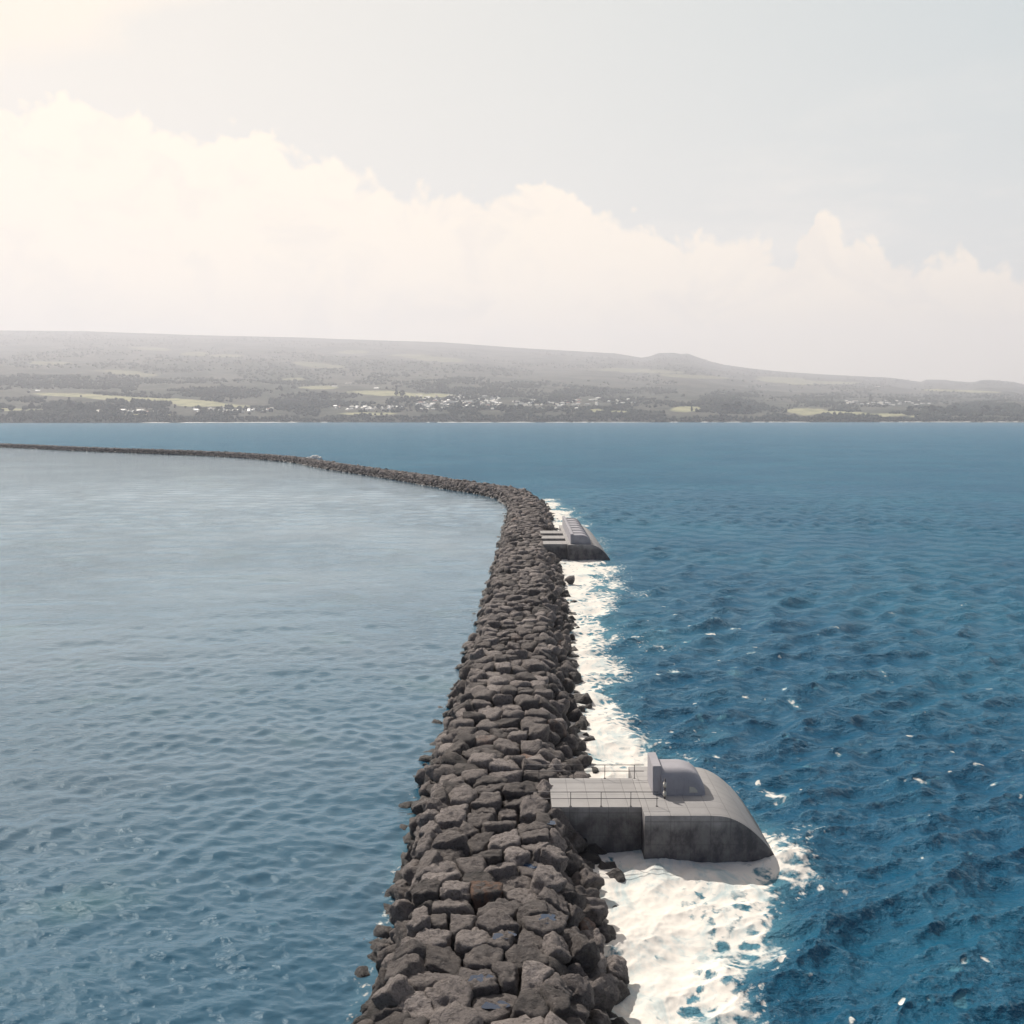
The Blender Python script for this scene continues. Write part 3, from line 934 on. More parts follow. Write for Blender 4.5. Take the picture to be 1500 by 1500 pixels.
def build_stations():
    # ---- near one
    c = NEAR
    root = empty('wave_energy_station', (0, 0, 0))
    tag(root, 'large near concrete wave platform with smooth curved hood and thin railings', 'wave platform')
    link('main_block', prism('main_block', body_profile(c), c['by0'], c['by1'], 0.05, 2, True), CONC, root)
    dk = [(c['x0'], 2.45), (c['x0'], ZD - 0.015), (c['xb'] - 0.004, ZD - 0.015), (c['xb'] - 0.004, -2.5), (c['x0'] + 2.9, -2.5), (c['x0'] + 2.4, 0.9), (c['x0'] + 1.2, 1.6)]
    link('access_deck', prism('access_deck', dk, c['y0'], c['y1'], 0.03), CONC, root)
    # end wall of the hood, taller than the hood and raked towards the back
    bm = bmesh.new()
    fp = [(70.65, ZD + 0.002), (73.6, ZD + 0.002), (73.75, 5.28), (73.3, 5.28), (70.85, 5.22)]
    va = [bm.verts.new((10.02, y, z)) for y, z in fp]; vb = [bm.verts.new((10.62, y, z)) for y, z in fp]
    bm.faces.new(va); bm.faces.new(vb[::-1])
    for i in range(5): bm.faces.new((va[i], va[(i + 1) % 5], vb[(i + 1) % 5], vb[i]))
    bmesh.ops.recalc_face_normals(bm, faces=bm.faces)
    bmesh.ops.bevel(bm, geom=[e for e in bm.edges], offset=0.03, segments=2, affect='EDGES')
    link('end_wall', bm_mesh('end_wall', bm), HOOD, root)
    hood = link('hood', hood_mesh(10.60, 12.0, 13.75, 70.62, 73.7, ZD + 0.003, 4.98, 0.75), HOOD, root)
    # inspection panel in the hood's camera-side flank
    bm = bmesh.new()
    pr = [(12.6, 3.40), (13.2, 3.40), (13.13, 3.60), (12.95, 3.78), (12.6, 3.84)]
    va = [bm.verts.new((x, 70.50 + (z - ZD) * 0.055, z)) for x, z in pr]; vb = [bm.verts.new((x, 70.68, z)) for x, z in pr]
    bm.faces.new(va); bm.faces.new(vb[::-1])
    for i in range(5): bm.faces.new((va[i], va[(i + 1) % 5], vb[(i + 1) % 5], vb[i]))
    bmesh.ops.recalc_face_normals(bm, faces=bm.faces)
    link('inspection_panel', bm_mesh('inspection_panel', bm), GALV, hood)
    railing(root, 1.2, 10.1, c['y0'] + 0.10, (1.3, 4.05, 6.15, 8.2, 10.0))
    railing(root, 1.0, 9.8, c['y1'] - 0.10, (2.0, 4.6, 6.9, 9.1))
    # two pale fittings on the end post
    for zz in (ZD + 0.35, ZD + 1.0):
        bm = bmesh.new()
        tube(bm, (10.75, 69.9, zz - 0.14), (10.75, 69.9, zz + 0.14), 0.13, 12)
        tube(bm, (10.75, 69.9, zz + 0.14), (10.75, 69.9, zz + 0.22), 0.08, 12)
        link('valve', bm_mesh('valve', bm, True), GALV, root)
    bm = bmesh.new(); tube(bm, (10.75, 69.9, ZD), (10.75, 69.9, ZD + 1.45), 0.05)
    link('pipe', bm_mesh('pipe', bm, True), STEEL, root)

    # ---- far one: longer along the wall, beams over slots, ribbed hood
    c = FARS
    root = empty('wave_energy_station', (0, 0, 0))
    tag(root, 'far concrete wave platform with three deck beams and a ribbed hood', 'wave platform')
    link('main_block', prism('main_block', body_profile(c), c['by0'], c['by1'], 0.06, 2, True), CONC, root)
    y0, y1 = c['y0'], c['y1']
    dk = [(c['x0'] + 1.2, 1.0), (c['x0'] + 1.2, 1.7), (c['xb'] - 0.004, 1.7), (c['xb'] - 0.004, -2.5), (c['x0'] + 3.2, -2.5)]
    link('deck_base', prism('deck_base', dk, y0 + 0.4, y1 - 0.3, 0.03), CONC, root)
    n = 3
    bw = (y1 - y0) * 0.215
    for k in range(n):
        ya = y0 + k * ((y1 - y0) - bw) / (n - 1)
        pr = [(c['x0'], 1.72), (c['x0'], ZD - 0.015), (c['xb'] - 0.003, ZD - 0.015), (c['xb'] - 0.003, 1.72)] if k else [(c['x0'], 1.9), (c['x0'], ZD - 0.015), (c['xb'] - 0.003, ZD - 0.015), (c['xb'] - 0.003, -2.0), (c['x0'] + 3.2, -2.0), (c['x0'] + 1.6, 1.2)]
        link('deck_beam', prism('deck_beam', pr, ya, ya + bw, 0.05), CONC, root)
    bm = bmesh.new()
    fp = [(c['by0'] + 1.0, ZD + 0.002), (c['by1'] - 2.0, ZD + 0.002), (c['by1'] - 2.0, 5.7), (c['by0'] + 9, 5.55), (c['by0'] + 1.2, 5.3)]
    va = [bm.verts.new((12.35, y, z)) for y, z in fp]; vb = [bm.verts.new((12.95, y, z)) for y, z in fp]
    bm.faces.new(va); bm.faces.new(vb[::-1])
    for i in range(5): bm.faces.new((va[i], va[(i + 1) % 5], vb[(i + 1) % 5], vb[i]))
    bmesh.ops.recalc_face_normals(bm, faces=bm.faces)
    bmesh.ops.bevel(bm, geom=[e for e in bm.edges], offset=0.03, segments=2, affect='EDGES')
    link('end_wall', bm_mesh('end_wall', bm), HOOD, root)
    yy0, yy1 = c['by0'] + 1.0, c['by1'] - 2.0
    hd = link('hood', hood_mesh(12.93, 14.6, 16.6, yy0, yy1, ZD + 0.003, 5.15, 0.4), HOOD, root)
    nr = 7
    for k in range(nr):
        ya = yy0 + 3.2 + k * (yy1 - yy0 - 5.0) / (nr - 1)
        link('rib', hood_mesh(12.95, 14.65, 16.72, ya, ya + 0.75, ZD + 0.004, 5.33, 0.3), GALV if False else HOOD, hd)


build_stations()
build_breakwater()


# ------------------------------------------------------------------ the island
RIDGE = [(-1500, 490), (-700, 474), (-300, 478), (0, 486), (130, 487), (300, 493), (440, 496), (520, 499), (650, 503), (760, 511), (900, 519), (938, 525), (950, 523), (962, 518.5), (985, 518), (995, 520), (1005, 519), (1018, 524),
         (1040, 531), (1060, 535.5), (1100, 541), (1140, 545), (1200, 549), (1300, 554), (1345, 560), (1352, 556.5), (1380, 557), (1395, 559), (1420, 560.5), (1432, 557.5), (1445, 557), (1480, 560), (1500, 565), (1600, 572), (1800, 580), (2200, 590), (2900, 596)]
RX = np.array([q[0] for q in RIDGE]); RY = np.array([q[1] for q in RIDGE])
R1 = 22000.0


def shore_r(px):
    return np.interp(px, [-700, 0, 250, 480, 700, 1000, 1500, 2200], [4700, 4750, 4850, 5250, 5150, 5300, 5500, 5700])


def cliff_px(px):
    return np.interp(px, [-400, 0, 60, 130, 200, 330, 400, 460, 500, 560, 640, 720, 820, 900, 980, 1060, 1130, 1170, 1300, 1420, 1500, 1900], [9, 8.5, 8.5, 8, 7.5, 6.5, 4.5, 3.0, 3.5, 7, 7, 7.5, 7.5, 6.5, 5, 7, 4, 4.5, 4, 5, 4.5, 5])


def land_v(px, s):
    """photo row of the land's surface at azimuth column px and depth fraction s"""
    top = np.interp(px, RX, RY)
    c = cliff_px(px)
    v0 = 610 + 1500 * CAM_Z / shore_r(px)
    v1 = v0 - c
    rise = np.where(s < 0.012, (s / 0.012) ** 0.7 * c, c + (v1 - top) * ((np.maximum(s, 0.012) - 0.012) / 0.988) ** 0.80)
    return v0 - rise


def land_xyz(px, s):
    r = shore_r(px) + s * (R1 - shore_r(px)) * (0.25 + 0.75 * s)
    v = land_v(px, s)
    n = fbm(np.stack([px * 0.016, r * 0.0011, px * 0], -1), 4)
    n2 = fbm(np.stack([px * 0.05, r * 0.004, px * 0 + 5], -1), 3)
    amp = sstep(0.012, 0.12, s) * sstep(1.0, 0.85, s)
    v = v - n * 5.5 * amp - n2 * 1.6 * amp
    X = r * (px - 750) / 1500
    return X, r, CAM_Z + (610 - v) * r / 1500, r


FIELDS = [(265, 589, 90, 4.0, 0.06), (165, 583, 60, 3.5, 0.07), (95, 579, 40, 2.5, 0.05), (12, 600, 22, 2.2, 0), (78, 533, 36, 2.5, 0.02), (190, 547, 42, 3.6, 0.10), (225, 512, 34, 2.2, 0.06), (290, 520, 18, 3, 0), (335, 522, 22, 2.4, 0),
          (475, 537, 40, 4, 0.1), (575, 577, 62, 3.4, 0.03), (625, 580, 40, 3.2, 0), (520, 517, 25, 2.4, 0), (640, 527, 45, 3.5, 0.06), (600, 522, 30, 2.0, 0), (1005, 600, 26, 4.0, 0), (1180, 603, 34, 4.6, 0), (1225, 605, 42, 2.4, 0.03),
          (935, 544, 60, 3.0, 0.04), (1150, 558, 44, 4.2, 0.06), (1010, 552, 50, 2.4, 0.05), (1220, 561, 36, 2.2, 0.02), (870, 602, 14, 3, 0), (905, 604, 14, 2.5, 0), (540, 606, 40, 2.2, 0), (470, 568, 30, 2.5, 0), (1400, 573, 60, 1.6, 0.03), (60, 602, 16, 2.6, 0), (430, 556, 18, 2, 0), (300, 594, 40, 2.0, 0), (1290, 608, 34, 2.2, 0), (1350, 610, 20, 1.6, 0), (200, 608, 60, 1.2, 0)]
WOODS = [(400, 545, 75, 14, 0.12), (60, 560, 80, 9, 0), (260, 540, 60, 6, 0), (560, 535, 90, 7, 0.05), (700, 540, 60, 5, 0), (860, 575, 45, 6, 0), (650, 565, 10, 9, 0), (440, 590, 40, 14, 0), (1080, 596, 34, 10, 0), (1440, 600, 60, 9, 0), (120, 600, 60, 6, 0), (700, 598, 60, 3, 0), (800, 590, 40, 4, 0), (330, 575, 60, 6, 0), (980, 540, 40, 5, 0)]


def region(px, v, L, soft):
    m = np.zeros(np.shape(px))
    w = fbm(np.stack([px * 0.05, v * 0.22, px * 0], -1), 3) * 0.55
    for cx, cy, a, b_, k in L:
        q = ((px - cx) / a) ** 2 + ((v - cy - k * (px - cx)) / b_) ** 2
        m = np.maximum(m, sstep(1 + soft, 1 - soft, q + w * 1.5))
    return m


def build_land():
    px = np.r_[np.linspace(-1500, -300, 150)[:-1], np.linspace(-300, 1800, 860), np.linspace(1800, 2900, 130)[1:]]
    s = np.r_[np.linspace(-0.006, 0.012, 10), np.linspace(0.012, 1.0, 330)[1:], [1.04, 1.1]]
    PX, SS = np.meshgrid(px, s, indexing='xy')
    X, Yy, Z, _ = land_xyz(PX, np.clip(SS, 0, 1))
    Z = np.where(SS < 0, -4, Z)
    Yy = np.where(SS < 0, Yy - 20, Yy)
    back = SS > 1
    X = np.where(back, X * (1 + (SS - 1) * 2), X); Yy = np.where(back, Yy * (1 + (SS - 1) * 2), Yy); Z = np.where(back, Z - (SS - 1) * 4000, Z)
    V = 610 - (Z - CAM_Z) * 1500 / Yy
    fld = region(PX, V, FIELDS, 0.35) * (0.45 + 0.55 * sstep(545, 585, V))
    wd = region(PX, V, WOODS, 0.5)
    nr, nc = X.shape
    I = np.arange(nr * nc).reshape(nr, nc)
    F = np.stack([I[:-1, :-1], I[:-1, 1:], I[1:, 1:], I[1:, :-1]], -1).reshape(-1, 4)
    me = mk_mesh('hills', np.stack([X, Yy, Z], -1).reshape(-1, 3), F, {'field': fld.ravel(), 'wood': wd.ravel()})
    m, b, out = new_mat('hillside')
    pos = b.n('ShaderNodeNewGeometry').outputs['Position']
    f = b.attr('field'); wv = b.attr('wood')
    n1 = b.noise(pos, 0.0022, 6, 0.6); n2 = b.noise(pos, 0.012, 6, 0.65); n3 = b.noise(pos, 0.05, 4, 0.6)
    c = b.mixc(b.sm(n1, 0.38, 0.62), (0.045, 0.054, 0.044), (0.128, 0.120, 0.100))
    c = b.mixc(b.math('MULTIPLY', b.sm(n2, 0.5, 0.66), 0.5), c, (0.035, 0.045, 0.026))
    c = b.mixc(b.math('MULTIPLY', wv, 0.85), c, (0.026, 0.036, 0.022))
    c = b.mixc(b.sm(n3, 0.55, 0.45), c, b.mixc(0.35, c, (0.02, 0.026, 0.016)))
    c = b.mixc(f, c, b.mixc(b.sm(n2, 0.4, 0.65), (0.42, 0.40, 0.24), (0.27, 0.27, 0.16)))
    bump = b.n('ShaderNodeBump', {'Height': b.math('ADD', n2, b.math('MULTIPLY', n3, 0.4)), 'Strength': 0.8, 'Distance': 25.0})
    p = pbsdf(b, Base_Color=c, Roughness=0.95, Normal=bump.outputs[0])
    p.inputs['Specular IOR Level'].default_value = 0.1
    b.t.links.new(p.outputs[0], out.inputs[0])
    tag(link('hills', me, m), kind='structure')

    # ---- woodland as one mass of crowns
    fm, b, out = new_mat('woodland')
    tn = b.attr('tone')
    pos = b.n('ShaderNodeNewGeometry').outputs['Position']
    c = b.mixc(tn, (0.012, 0.025, 0.024), (0.075, 0.080, 0.060))
    c = b.mixc(b.math('MULTIPLY', b.sm(b.noise(pos, 0.15, 3), 0.5, 0.65), 0.4), c, (0.020, 0.028, 0.015))
    p = pbsdf(b, Base_Color=c, Roughness=0.95)
    p.inputs['Specular IOR Level'].default_value = 0.1
    b.t.links.new(p.outputs[0], out.inputs[0])
    g = np.random.default_rng(21)
    dv, fv = ICO[1]

    def crowns(px, s, size, tone, tall):
        X, Yc, Z, r = land_xyz(px, s)
        n = len(px)
        sz = size * g.uniform(0.6, 1.35, n)
        jit = g.uniform(0.72, 1.22, (n, len(dv)))
        W = dv[None] * jit[..., None]
        W = W * np.stack([sz * g.uniform(0.8, 1.2, n), sz * g.uniform(0.8, 1.2, n), sz * tall * g.uniform(0.75, 1.3, n)], -1)[:, None]
        W = W + np.stack([X, Yc, Z + sz * tall * 0.55], -1)[:, None]
        Fq = fv[None] + (np.arange(n) * len(dv))[:, None, None]
        return W.reshape(-1, 3), Fq.reshape(-1, 3), np.repeat(tone, len(dv))

    parts = []
    # shore belt on the cliff
    n = 4200
    q = g.uniform(-700, 2200, n); s_ = g.uniform(0.001, 0.016, n)
    v = land_v(q, s_)
    keep = g.random(n) > region(q, v, FIELDS, 0.3) * 0.9
    parts.append(crowns(q[keep], s_[keep], 6.5, g.beta(1.4, 4.0, keep.sum()), 1.1))
    # lower slopes among the houses and above
    n = 42000
    q = g.uniform(-150, 1650, n); s_ = 0.012 + 0.40 * g.random(n) ** 1.25
    X, Yq, Z, _ = land_xyz(q, s_); v = 610 - (Z - CAM_Z) * 1500 / Yq
    dens = sstep(-0.12, 0.22, fbm(np.stack([q * 0.022, v * 0.15, q * 0 + 2], -1), 4))
    w = region(q, v, WOODS, 0.5)
    dens = np.maximum(dens, w * 1.1) * (1 - region(q, v, FIELDS, 0.3))
    for hx, hy, ha, hb in VILLAGES: dens *= 1 - 0.93 * np.exp(-(((q - hx) / ha) ** 2 + ((v - hy) / hb) ** 2))
    keep = g.random(n) < dens
    parts.append(crowns(q[keep], s_[keep], 9.0, np.clip(g.beta(1.8, 2.6, keep.sum()) - 0.35 * w[keep], 0, 1), 1.0))
    # upper slopes
    n = 15000
    q = g.uniform(-150, 1650, n); s_ = 0.35 + 0.64 * g.random(n)
    X, Yq, Z, _ = land_xyz(q, s_); v = 610 - (Z - CAM_Z) * 1500 / Yq
    w = region(q, v, WOODS, 0.5)
    dens = np.maximum(sstep(-0.06, 0.18, fbm(np.stack([q * 0.016, v * 0.16, q * 0 + 8], -1), 4)), w) * (1 - region(q, v, FIELDS, 0.3))
    keep = g.random(n) < dens
    parts.append(crowns(q[keep], s_[keep], 13.0, np.clip(g.beta(1.6, 3, keep.sum()), 0, 1), 0.8))
    base = 0; VV, FF, TT = [], [], []
    for a_, f_, t_ in parts:
        VV.append(a_); FF.append(f_ + base); TT.append(t_); base += len(a_)
    me = mk_mesh('woodland', np.concatenate(VV), np.concatenate(FF), {'tone': np.concatenate(TT)})
    tag(link('woodland', me, fm), 'hazy green woodland covering the far shore and its slopes', 'woodland', kind='stuff')

    # ---- single trees that stand out above the shore
    bark = plain_material('tree_bark', (0.07, 0.055, 0.045), 0.9)

    def tree_mesh(kind, seed):
        gg = np.random.default_rng(seed)
        VV, FF = [], []; base = 0
        cnt = 70
        for k in range(cnt):
            h = gg.uniform(0.12, 1.0)
            if kind == 'conifer': rad = 0.20 * (1.04 - h) ** 0.8 + 0.02; sz = 0.05 + 0.06 * (1 - h)
            else: rad = 0.42 * math.sin(math.pi * min(1, max(0.0, (h - 0.18) / 0.85))) ** 0.6 + 0.03; sz = gg.uniform(0.07, 0.14); h = max(h, 0.28)
            an = gg.uniform(0, 6.28); rr = rad * gg.uniform(0.35, 1.0)
            jit = gg.uniform(0.65, 1.3, len(dv))
            W = dv * jit[:, None] * np.array([sz * 1.2, sz * 1.2, sz * 0.75]) + np.array([rr * math.cos(an), rr * math.sin(an), h])
            VV.append(W); FF.append(fv + base); base += len(dv)
        crown = mk_mesh('crown', np.concatenate(VV), np.concatenate(FF), {'tone': np.repeat(gg.beta(1.3, 3.5, cnt), len(dv))}, smooth=False)
        crown.materials.append(fm)
        bm = bmesh.new()
        lv = [(0, 0.035), (0.3, 0.026), (0.6, 0.016), (0.92, 0.004)]
        rings = [[bm.verts.new((0.01 * math.sin(7 * z_) + r_ * math.cos(2 * math.pi * k / 8), r_ * math.sin(2 * math.pi * k / 8), z_ - 0.02)) for k in range(8)] for z_, r_ in lv]
        for i in range(3):
            for k in range(8): bm.faces.new((rings[i][k], rings[i][(k + 1) % 8], rings[i + 1][(k + 1) % 8], rings[i + 1][k]))
        for an, h in ((0.5, 0.35), (2.4, 0.45), (4.2, 0.4), (5.5, 0.55)):
            tube(bm, (0, 0, h), (0.2 * math.cos(an), 0.2 * math.sin(an), h + 0.18), 0.009, 6)
        trunk = bm_mesh('trunk', bm); trunk.materials.append(bark)
        return crown, trunk

    protos = {('conifer', 0): tree_mesh('conifer', 1), ('conifer', 1): tree_mesh('conifer', 2), ('broad', 0): tree_mesh('broad', 3), ('broad', 1): tree_mesh('broad', 4)}
    spots = [('conifer', 197, 600, 17, 'tall slim dark conifer standing above the shore houses at the left'), ('conifer', 105, 600, 18, 'tall dark pointed tree on the cliff left of the white sheds'), ('conifer', 157, 572, 12, 'slim dark tree on the slope above the long pale field'),
             ('broad', 122, 604, 13, 'dense broad tree beside the tall pointed one on the left cliff'), ('broad', 168, 603, 10, 'broad round tree between the pale sheds on the left shore'), ('broad', 20, 603, 9, 'dark rounded tree at the far left end of the shore'),
             ('broad', 50, 600, 10, 'dark clumped tree at the left edge of the pale field'), ('broad', 70, 603, 9, 'round shore tree beneath the two white houses at the left'), ('broad', 140, 604, 9, 'low spreading tree at the head of the left cliff'), ('broad', 182, 592, 8, 'bushy tree at the right end of the long pale field'),
             ('broad', 476, 588, 15, 'big dark tree on the wooded bluff left of the village'), ('broad', 462, 596, 12, 'dark tree on the lower flank of the wooded bluff'), ('conifer', 582, 580, 14, 'dark upright tree beside the field above the village'), ('broad', 590, 582, 10, 'rounded tree next to the upright one above the village'),
             ('broad', 497, 592, 8, 'lone bushy tree at the left end of the village'), ('broad', 748, 606, 12, 'dark tree on the cliff at the right end of the village'), ('broad', 735, 605, 13, 'massive dark tree filling the cliff right of the village'), ('broad', 762, 603, 10, 'dark tree in front of the right hand cottages'),
             ('conifer', 897, 600, 11, 'upright dark tree among scattered cottages right of the village'), ('broad', 870, 578, 10, 'dark tree in the grove behind the white sheds'), ('broad', 885, 577, 9, 'second grove tree behind the white sheds'), ('conifer', 1012, 603, 10, 'narrow dark tree splitting the small pale field'),
             ('broad', 1062, 605, 14, 'large dark tree on the headland right of the pale field'), ('broad', 1078, 603, 15, 'tallest dark tree on the right hand headland'), ('broad', 1095, 606, 12, 'dark tree on the outer flank of the headland'), ('conifer', 1272, 590, 12, 'upright dark tree left of the white terraces'),
             ('conifer', 1216, 590, 9, 'small dark tree at the left end of the white terraces'), ('broad', 1330, 606, 11, 'dark shore tree right of the white terraces'), ('broad', 1362, 606, 12, 'broad dark tree on the right shore'), ('broad', 1395, 606, 11, 'rounded dark tree along the right shore'), ('broad', 1440, 607, 13, 'massive dark shore tree near the right edge'), ('broad', 1458, 607, 12, 'dark shore tree closest to the right edge of the photo'),
             ('broad', 640, 600, 9, 'dark tree between rows of village houses'), ('broad', 612, 602, 8, 'bushy tree below the upper village houses'), ('broad', 700, 596, 8, 'tree standing among the eastern village roofs'), ('broad', 556, 600, 8, 'tree between the shore cottages and the village')]
    gg = np.random.default_rng(33)
    for kind, qx, qv, hpx, lab in spots:
        s_ = find_s(qx, qv)
        X, Yq, Z, r = [float(a_[0]) for a_ in land_xyz(np.array([float(qx)]), np.array([s_]))]
        h = hpx * r / 1500
        e = empty('conifer_tree' if kind == 'conifer' else 'shade_tree', (X, Yq, Z - 0.5), gg.uniform(0, 6))
        tag(e, lab, 'tree', 'trees standing out on the far shore')
        cr, tr = protos[(kind, int(gg.integers(0, 2)))]
        for nm, me_ in (('crown', cr), ('trunk', tr)):
            o = link(nm, me_, None, e); o.scale = (h * gg.uniform(0.85, 1.1), h * gg.uniform(0.85, 1.1), h)

    # ---- surf along the shore
    VV, FF = [], []; base = 0
    for k in range(260):
        q0 = gg.uniform(-60, 1560); L = gg.exponential(14) + 3
        if fbm(np.array([[q0 * 0.012, 0, 4.0]]), 2)[0] < -0.18: continue
        m_ = 8
        qq = np.linspace(q0, q0 + L, m_)
        rr = shore_r(qq) - gg.uniform(4, 40) + 4 * np.sin(qq)
        hw = np.sin(np.linspace(0.15, math.pi - 0.15, m_)) * gg.uniform(1.2, 2.8)
        for a_ in range(m_):
            x = rr[a_] * (qq[a_] - 750) / 1500
            VV += [(x, rr[a_] - 8, 0.05), (x, rr[a_], hw[a_]), (x, rr[a_] + 9, 0.05)]
        for a_ in range(m_ - 1):
            i = base + a_ * 3
            FF += [(i, i + 3, i + 4, i + 1), (i + 1, i + 4, i + 5, i + 2)]
        base += m_ * 3
    sm_ = plain_material('white_surf', (0.86, 0.84, 0.80), 0.9, 0, 0.2, 0.05)
    tag(link('shore_surf', mk_mesh('shore_surf', VV, FF), sm_), 'thin broken white surf line under the far cliffs', 'surf', kind='stuff')

    # splash behind the far arm
    X0, Y0 = un(457, 673, 1.5)
    X0 += 0; Y0 = Y0 + 6
    VV, FF = [], []; base = 0
    d3, f3 = ICO[2]
    for k in range(26):
        u_ = gg.uniform(-1, 1); rr = gg.uniform(0.6, 1.5) * (1.1 - abs(u_) * 0.6)
        W = d3 * rr * gg.uniform(0.8, 1.2, (len(d3), 1)) * np.array([1.3, 1, 0.8]) + np.array([X0 + 5.0 * u_, Y0 + gg.uniform(-1.5, 1.5), 1.9 + (1 - u_ * u_) * gg.uniform(0, 1.6)])
        VV.append(W); FF.append(f3 + base); base += len(d3)
    tag(link('breaking_wave', mk_mesh('breaking_wave', np.concatenate(VV), np.concatenate(FF)), sm_), 'burst of white spray behind the far arm of the breakwater', 'wave spray', kind='stuff')


def find_s(px, v):
    s = np.linspace(0.0, 1, 3000)
    X, Yq, Z, r = land_xyz(np.full(s.shape, float(px)), s)
    vv = 610 - (Z - CAM_Z) * 1500 / Yq
    return float(s[np.argmax(vv <= v)])


VILLAGES = [(200, 603, 80, 4), (345, 602, 60, 4), (560, 597, 60, 8), (680, 590, 65, 10), (790, 594, 60, 7), (900, 590, 45, 6), (1300, 592, 80, 5)]


def build_houses():
    g = np.random.default_rng(5)
    wall_m = plain_material('house_wall', (0.86, 0.83, 0.77), 0.8)
    roofs = {'white': plain_material('white_roof', (0.85, 0.82, 0.76), 0.5), 'cream': plain_material('cream_roof', (0.70, 0.64, 0.54), 0.6), 'grey': plain_material('grey_roof', (0.36, 0.36, 0.37), 0.6), 'red': plain_material('red_roof', (0.36, 0.15, 0.12), 0.7)}

    def meshes(kind):
        bm = bmesh.new(); box(bm, -0.5, 0.5, -0.4, 0.4, -1.5, 0.34)
        wl = bm_mesh('wall', bm); wl.materials.append(wall_m)
        out = {}
        for cn, m in roofs.items():
            bm = bmesh.new()
            e = 0.06
            b0 = [bm.verts.new(q) for q in ((-.5 - e, -.4 - e, .32), (.5 + e, -.4 - e, .32), (.5 + e, .4 + e, .32), (-.5 - e, .4 + e, .32))]
            rx = 0.5 + e if kind == 'gable' else 0.22
            r0 = bm.verts.new((-rx, 0, .62)); r1 = bm.verts.new((rx, 0, .62))
            bm.faces.new((b0[0], b0[1], r1, r0)); bm.faces.new((b0[2], b0[3], r0, r1)); bm.faces.new((b0[1], b0[2], r1)); bm.faces.new((b0[3], b0[0], r0)); bm.faces.new(b0[::-1])
            me = bm_mesh('roof', bm); me.materials.append(m); out[cn] = me
        return wl, out

    K = {k: meshes(k) for k in ('gable', 'hip')}
    used = {}

    def house(px, v, wpx, col, kind, lab, group):
        s_ = find_s(px, v)
        X, Yq, Z, r = [float(a_[0]) for a_ in land_xyz(np.array([float(px)]), np.array([s_]))]
        w = wpx * r / 1500
        e = empty('house', (X, Yq, Z + 0.5), g.uniform(-1.25, 0.3))
        tag(e, lab, 'house', group)
        wl, rf = K[kind]
        dpt = min(w, 14.0) * g.uniform(0.9, 1.2)
        for nm, me in (('wall', wl), ('roof', rf[col])):
            o = link(nm, me, None, e); o.scale = (w, dpt, g.uniform(9.0, 11.5) if nm == 'wall' else 14.0)
            if nm == 'wall': o.scale[2] = 14.0

    def where(px, v, tops):
        return tops[0] if v < tops[2] else tops[1]

    def cluster(n, cx, cy, a, b_, cols, place, cuts, rows):
        for k in range(n):
            for _ in range(30):
                px = cx + a * g.uniform(-1, 1); v = cy + b_ * g.uniform(-1, 1)
                if all((px - q[0]) ** 2 / 16 + (v - q[1]) ** 2 / 2.2 > 1 for q in used.get(place, [])): break
            used.setdefault(place, []).append((px, v))
            col = str(g.choice(list(cols.keys()), p=list(cols.values())))
            wpx = g.uniform(3.5, 8.5)
            sz = 'long ' if wpx > 6.8 else 'small ' if wpx < 4.6 else ''
            kind = 'gable' if g.random() < 0.6 else 'hip'
            f = (px - (cx - a)) / (2 * a)
            side = cuts[min(len(cuts) - 1, int(f * len(cuts)))]
            row = rows[min(len(rows) - 1, int((v - (cy - b_)) / (2 * b_) * len(rows)))]
            house(px, v, wpx, col, kind, f"{sz}{col}-roofed {kind} house {row}, {side} {place}", 'houses ' + place)

    W = {'white': .62, 'cream': .22, 'grey': .10, 'red': .06}
    cluster(11, 205, 603.2, 62, 1.4, W, 'on the left shore', ['left end', 'middle', 'right end'], ['along the cliff top'])
    cluster(28, 345, 601.5, 60, 3.2, W, 'left of the bluff', ['left end', 'left half', 'right half', 'right end'], ['in the upper line', 'in the lower line'])
    cluster(24, 540, 598.5, 48, 2.4, W, 'west of the village', ['left end', 'left half', 'right half', 'right end'], ['in the upper line', 'by the cliff'])
    cluster(88, 672, 590.5, 62, 10.0, {'white': .55, 'cream': .2, 'grey': .12, 'red': .13}, 'in the main village', ['left edge', 'left part', 'left centre', 'right centre', 'right part', 'right edge'], ['in the top row', 'in the second row', 'in the middle row', 'in the fourth row', 'in the lowest row'])
    cluster(40, 800, 593.5, 48, 6.5, W, 'east of the main village', ['left edge', 'left part', 'middle', 'right part', 'right edge'], ['in the upper row', 'in the middle row', 'in the lower row'])
    cluster(16, 893, 589.0, 34, 5.0, W, 'below the dark grove', ['left end', 'middle', 'right end'], ['in the upper row', 'in the middle row', 'by the cliff'])
    cluster(30, 1296, 591.0, 62, 3.4, {'white': .75, 'cream': .15, 'grey': .1, 'red': .0}, 'on the right hand terrace', ['left end', 'left part', 'middle', 'right part', 'right end'], ['in the upper line', 'in the lower line'])
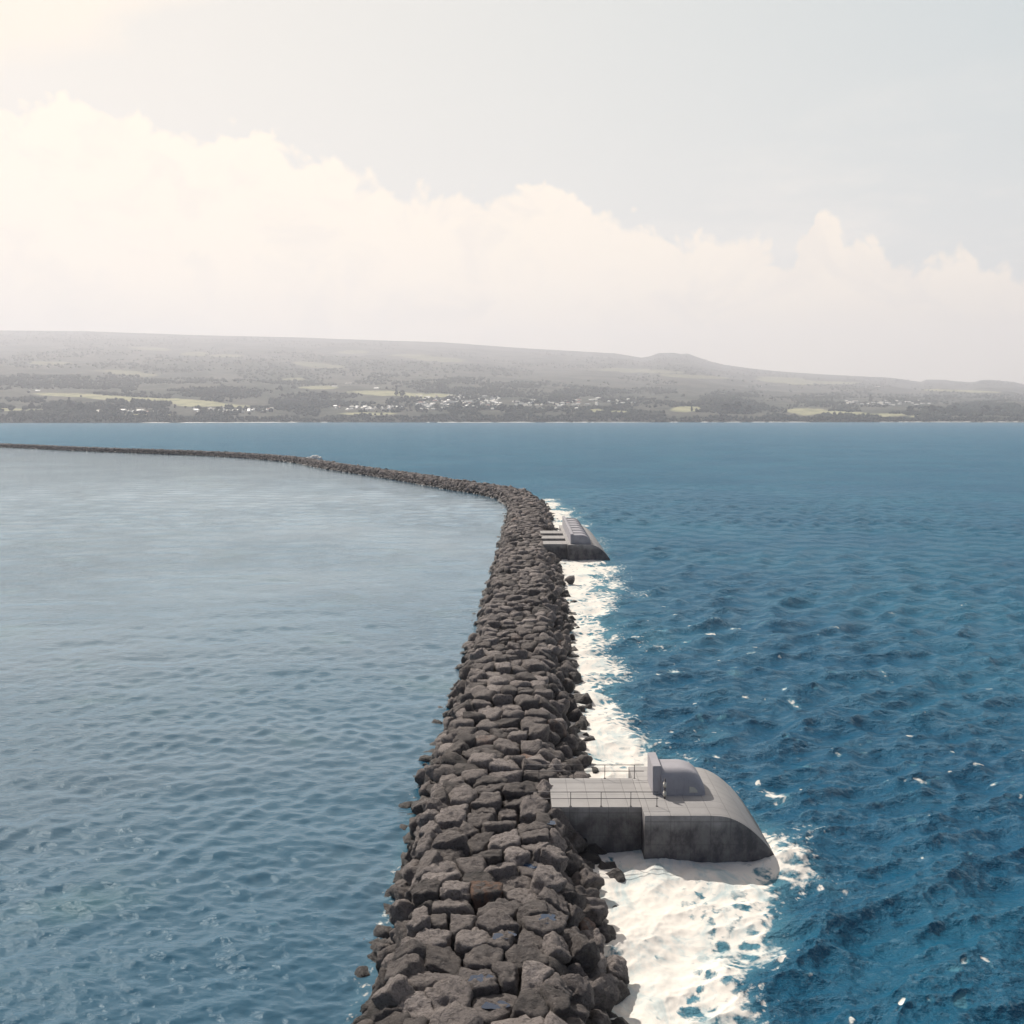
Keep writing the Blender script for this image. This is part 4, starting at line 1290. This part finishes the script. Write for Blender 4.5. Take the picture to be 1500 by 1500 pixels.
    for px, v, w, col, lab in ((48, 574, 6, 'white', 'left of two lone white houses above the long pale field'), (60, 573.5, 6, 'white', 'right of two lone white houses above the long pale field'), (95, 600, 9, 'white', 'white shed left of the tall pointed shore tree'), (183, 602, 17, 'white', 'long white shed left of the slim conifer'), (148, 603, 14, 'cream', 'long cream shed behind the left shore trees'), (207, 602.5, 13, 'white', 'long white shed right of the slim conifer'),
                               (492, 567, 8, 'white', 'lone white house high on the slope left of the village'), (512, 563, 8, 'cream', 'lone cream house on the knoll above the village'), (553, 570, 9, 'white', 'white house beside the field above the village'), (493, 596, 8, 'white', 'white house at the foot of the wooded bluff'),
                               (1111, 567, 4, 'white', 'tiny white house high on the right hand slope'), (1035, 586, 4, 'white', 'tiny white house above the small pale field'), (1282, 567, 6, 'cream', 'lone cream house on the slope above the white terraces')):
        house(px, v, w, col, 'gable', lab, 'houses standing on their own')


build_land()
build_houses()


# ------------------------------------------------------------------ someone out on the far arm
def build_person():
    x, y = un(434, 672, 3.4)
    cloth = plain_material('dark_clothes', (0.03, 0.035, 0.05), 0.9)
    skin = plain_material('skin', (0.32, 0.20, 0.14), 0.6)
    js = [((0, 0, 0.95), .14), ((0, 0, 1.15), .13), ((0, 0, 1.38), .16), ((0, 0.0, 1.52), .06), ((0, 0, 1.62), .085), ((0, -.01, 1.74), .08),
          ((-.1, 0, .9), .095), ((-.11, -.02, .5), .065), ((-.12, .02, .09), .045), ((-.12, -.12, .05), .04),
          ((.1, 0, .9), .095), ((.12, -.02, .5), .065), ((.13, .02, .09), .045), ((.14, -.12, .05), .04),
          ((-.19, 0, 1.40), .06), ((-.26, .02, 1.14), .045), ((-.22, -.14, .93), .035), ((.19, 0, 1.40), .06), ((.26, .02, 1.14), .045), ((.24, -.14, .93), .035)]
    ed = [(0, 1), (1, 2), (2, 3), (3, 4), (4, 5), (0, 6), (6, 7), (7, 8), (8, 9), (0, 10), (10, 11), (11, 12), (12, 13), (2, 14), (14, 15), (15, 16), (2, 17), (17, 18), (18, 19)]
    me = bpy.data.meshes.new('person')
    me.from_pydata([j[0] for j in js], ed, [])
    o = link('person', me, cloth, loc=(x, y, 3.3))
    md = o.modifiers.new('skin', 'SKIN')
    for v, j in zip(me.skin_vertices[0].data, js): v.radius = (j[1], j[1])
    me.skin_vertices[0].data[0].use_root = True
    o.modifiers.new('sub', 'SUBSURF').levels = 1
    o.modifiers['sub'].render_levels = 1
    tag(o, 'person in dark clothes standing on the far arm of the breakwater', 'person')
    bm = bmesh.new(); bmesh.ops.create_uvsphere(bm, u_segments=12, v_segments=8, radius=0.1)
    for v in bm.verts: v.co.z = v.co.z * 0.75 + 1.76; v.co.y += 0.01
    link('hair', bm_mesh('hair', bm, True), plain_material('dark_hair', (0.02, 0.015, 0.012), 0.8), o)


build_person()


# ------------------------------------------------------------------ the air
def build_haze():
    bm = bmesh.new()
    box(bm, -13000, 13000, -7500, 27000, -600, 2250)
    m, b, out = new_mat('haze_air')
    pv = b.n('ShaderNodeVolumePrincipled', {'Color': (0.935, 0.935, 1.0, 1), 'Density': 6.4e-5, 'Anisotropy': 0.22})
    b.t.links.new(pv.outputs[0], out.inputs['Volume'])
    o = link('haze', bm_mesh('haze', bm), m)
    tag(o, 'pale haze lying over the bay and the island', 'haze', kind='stuff')


build_haze()
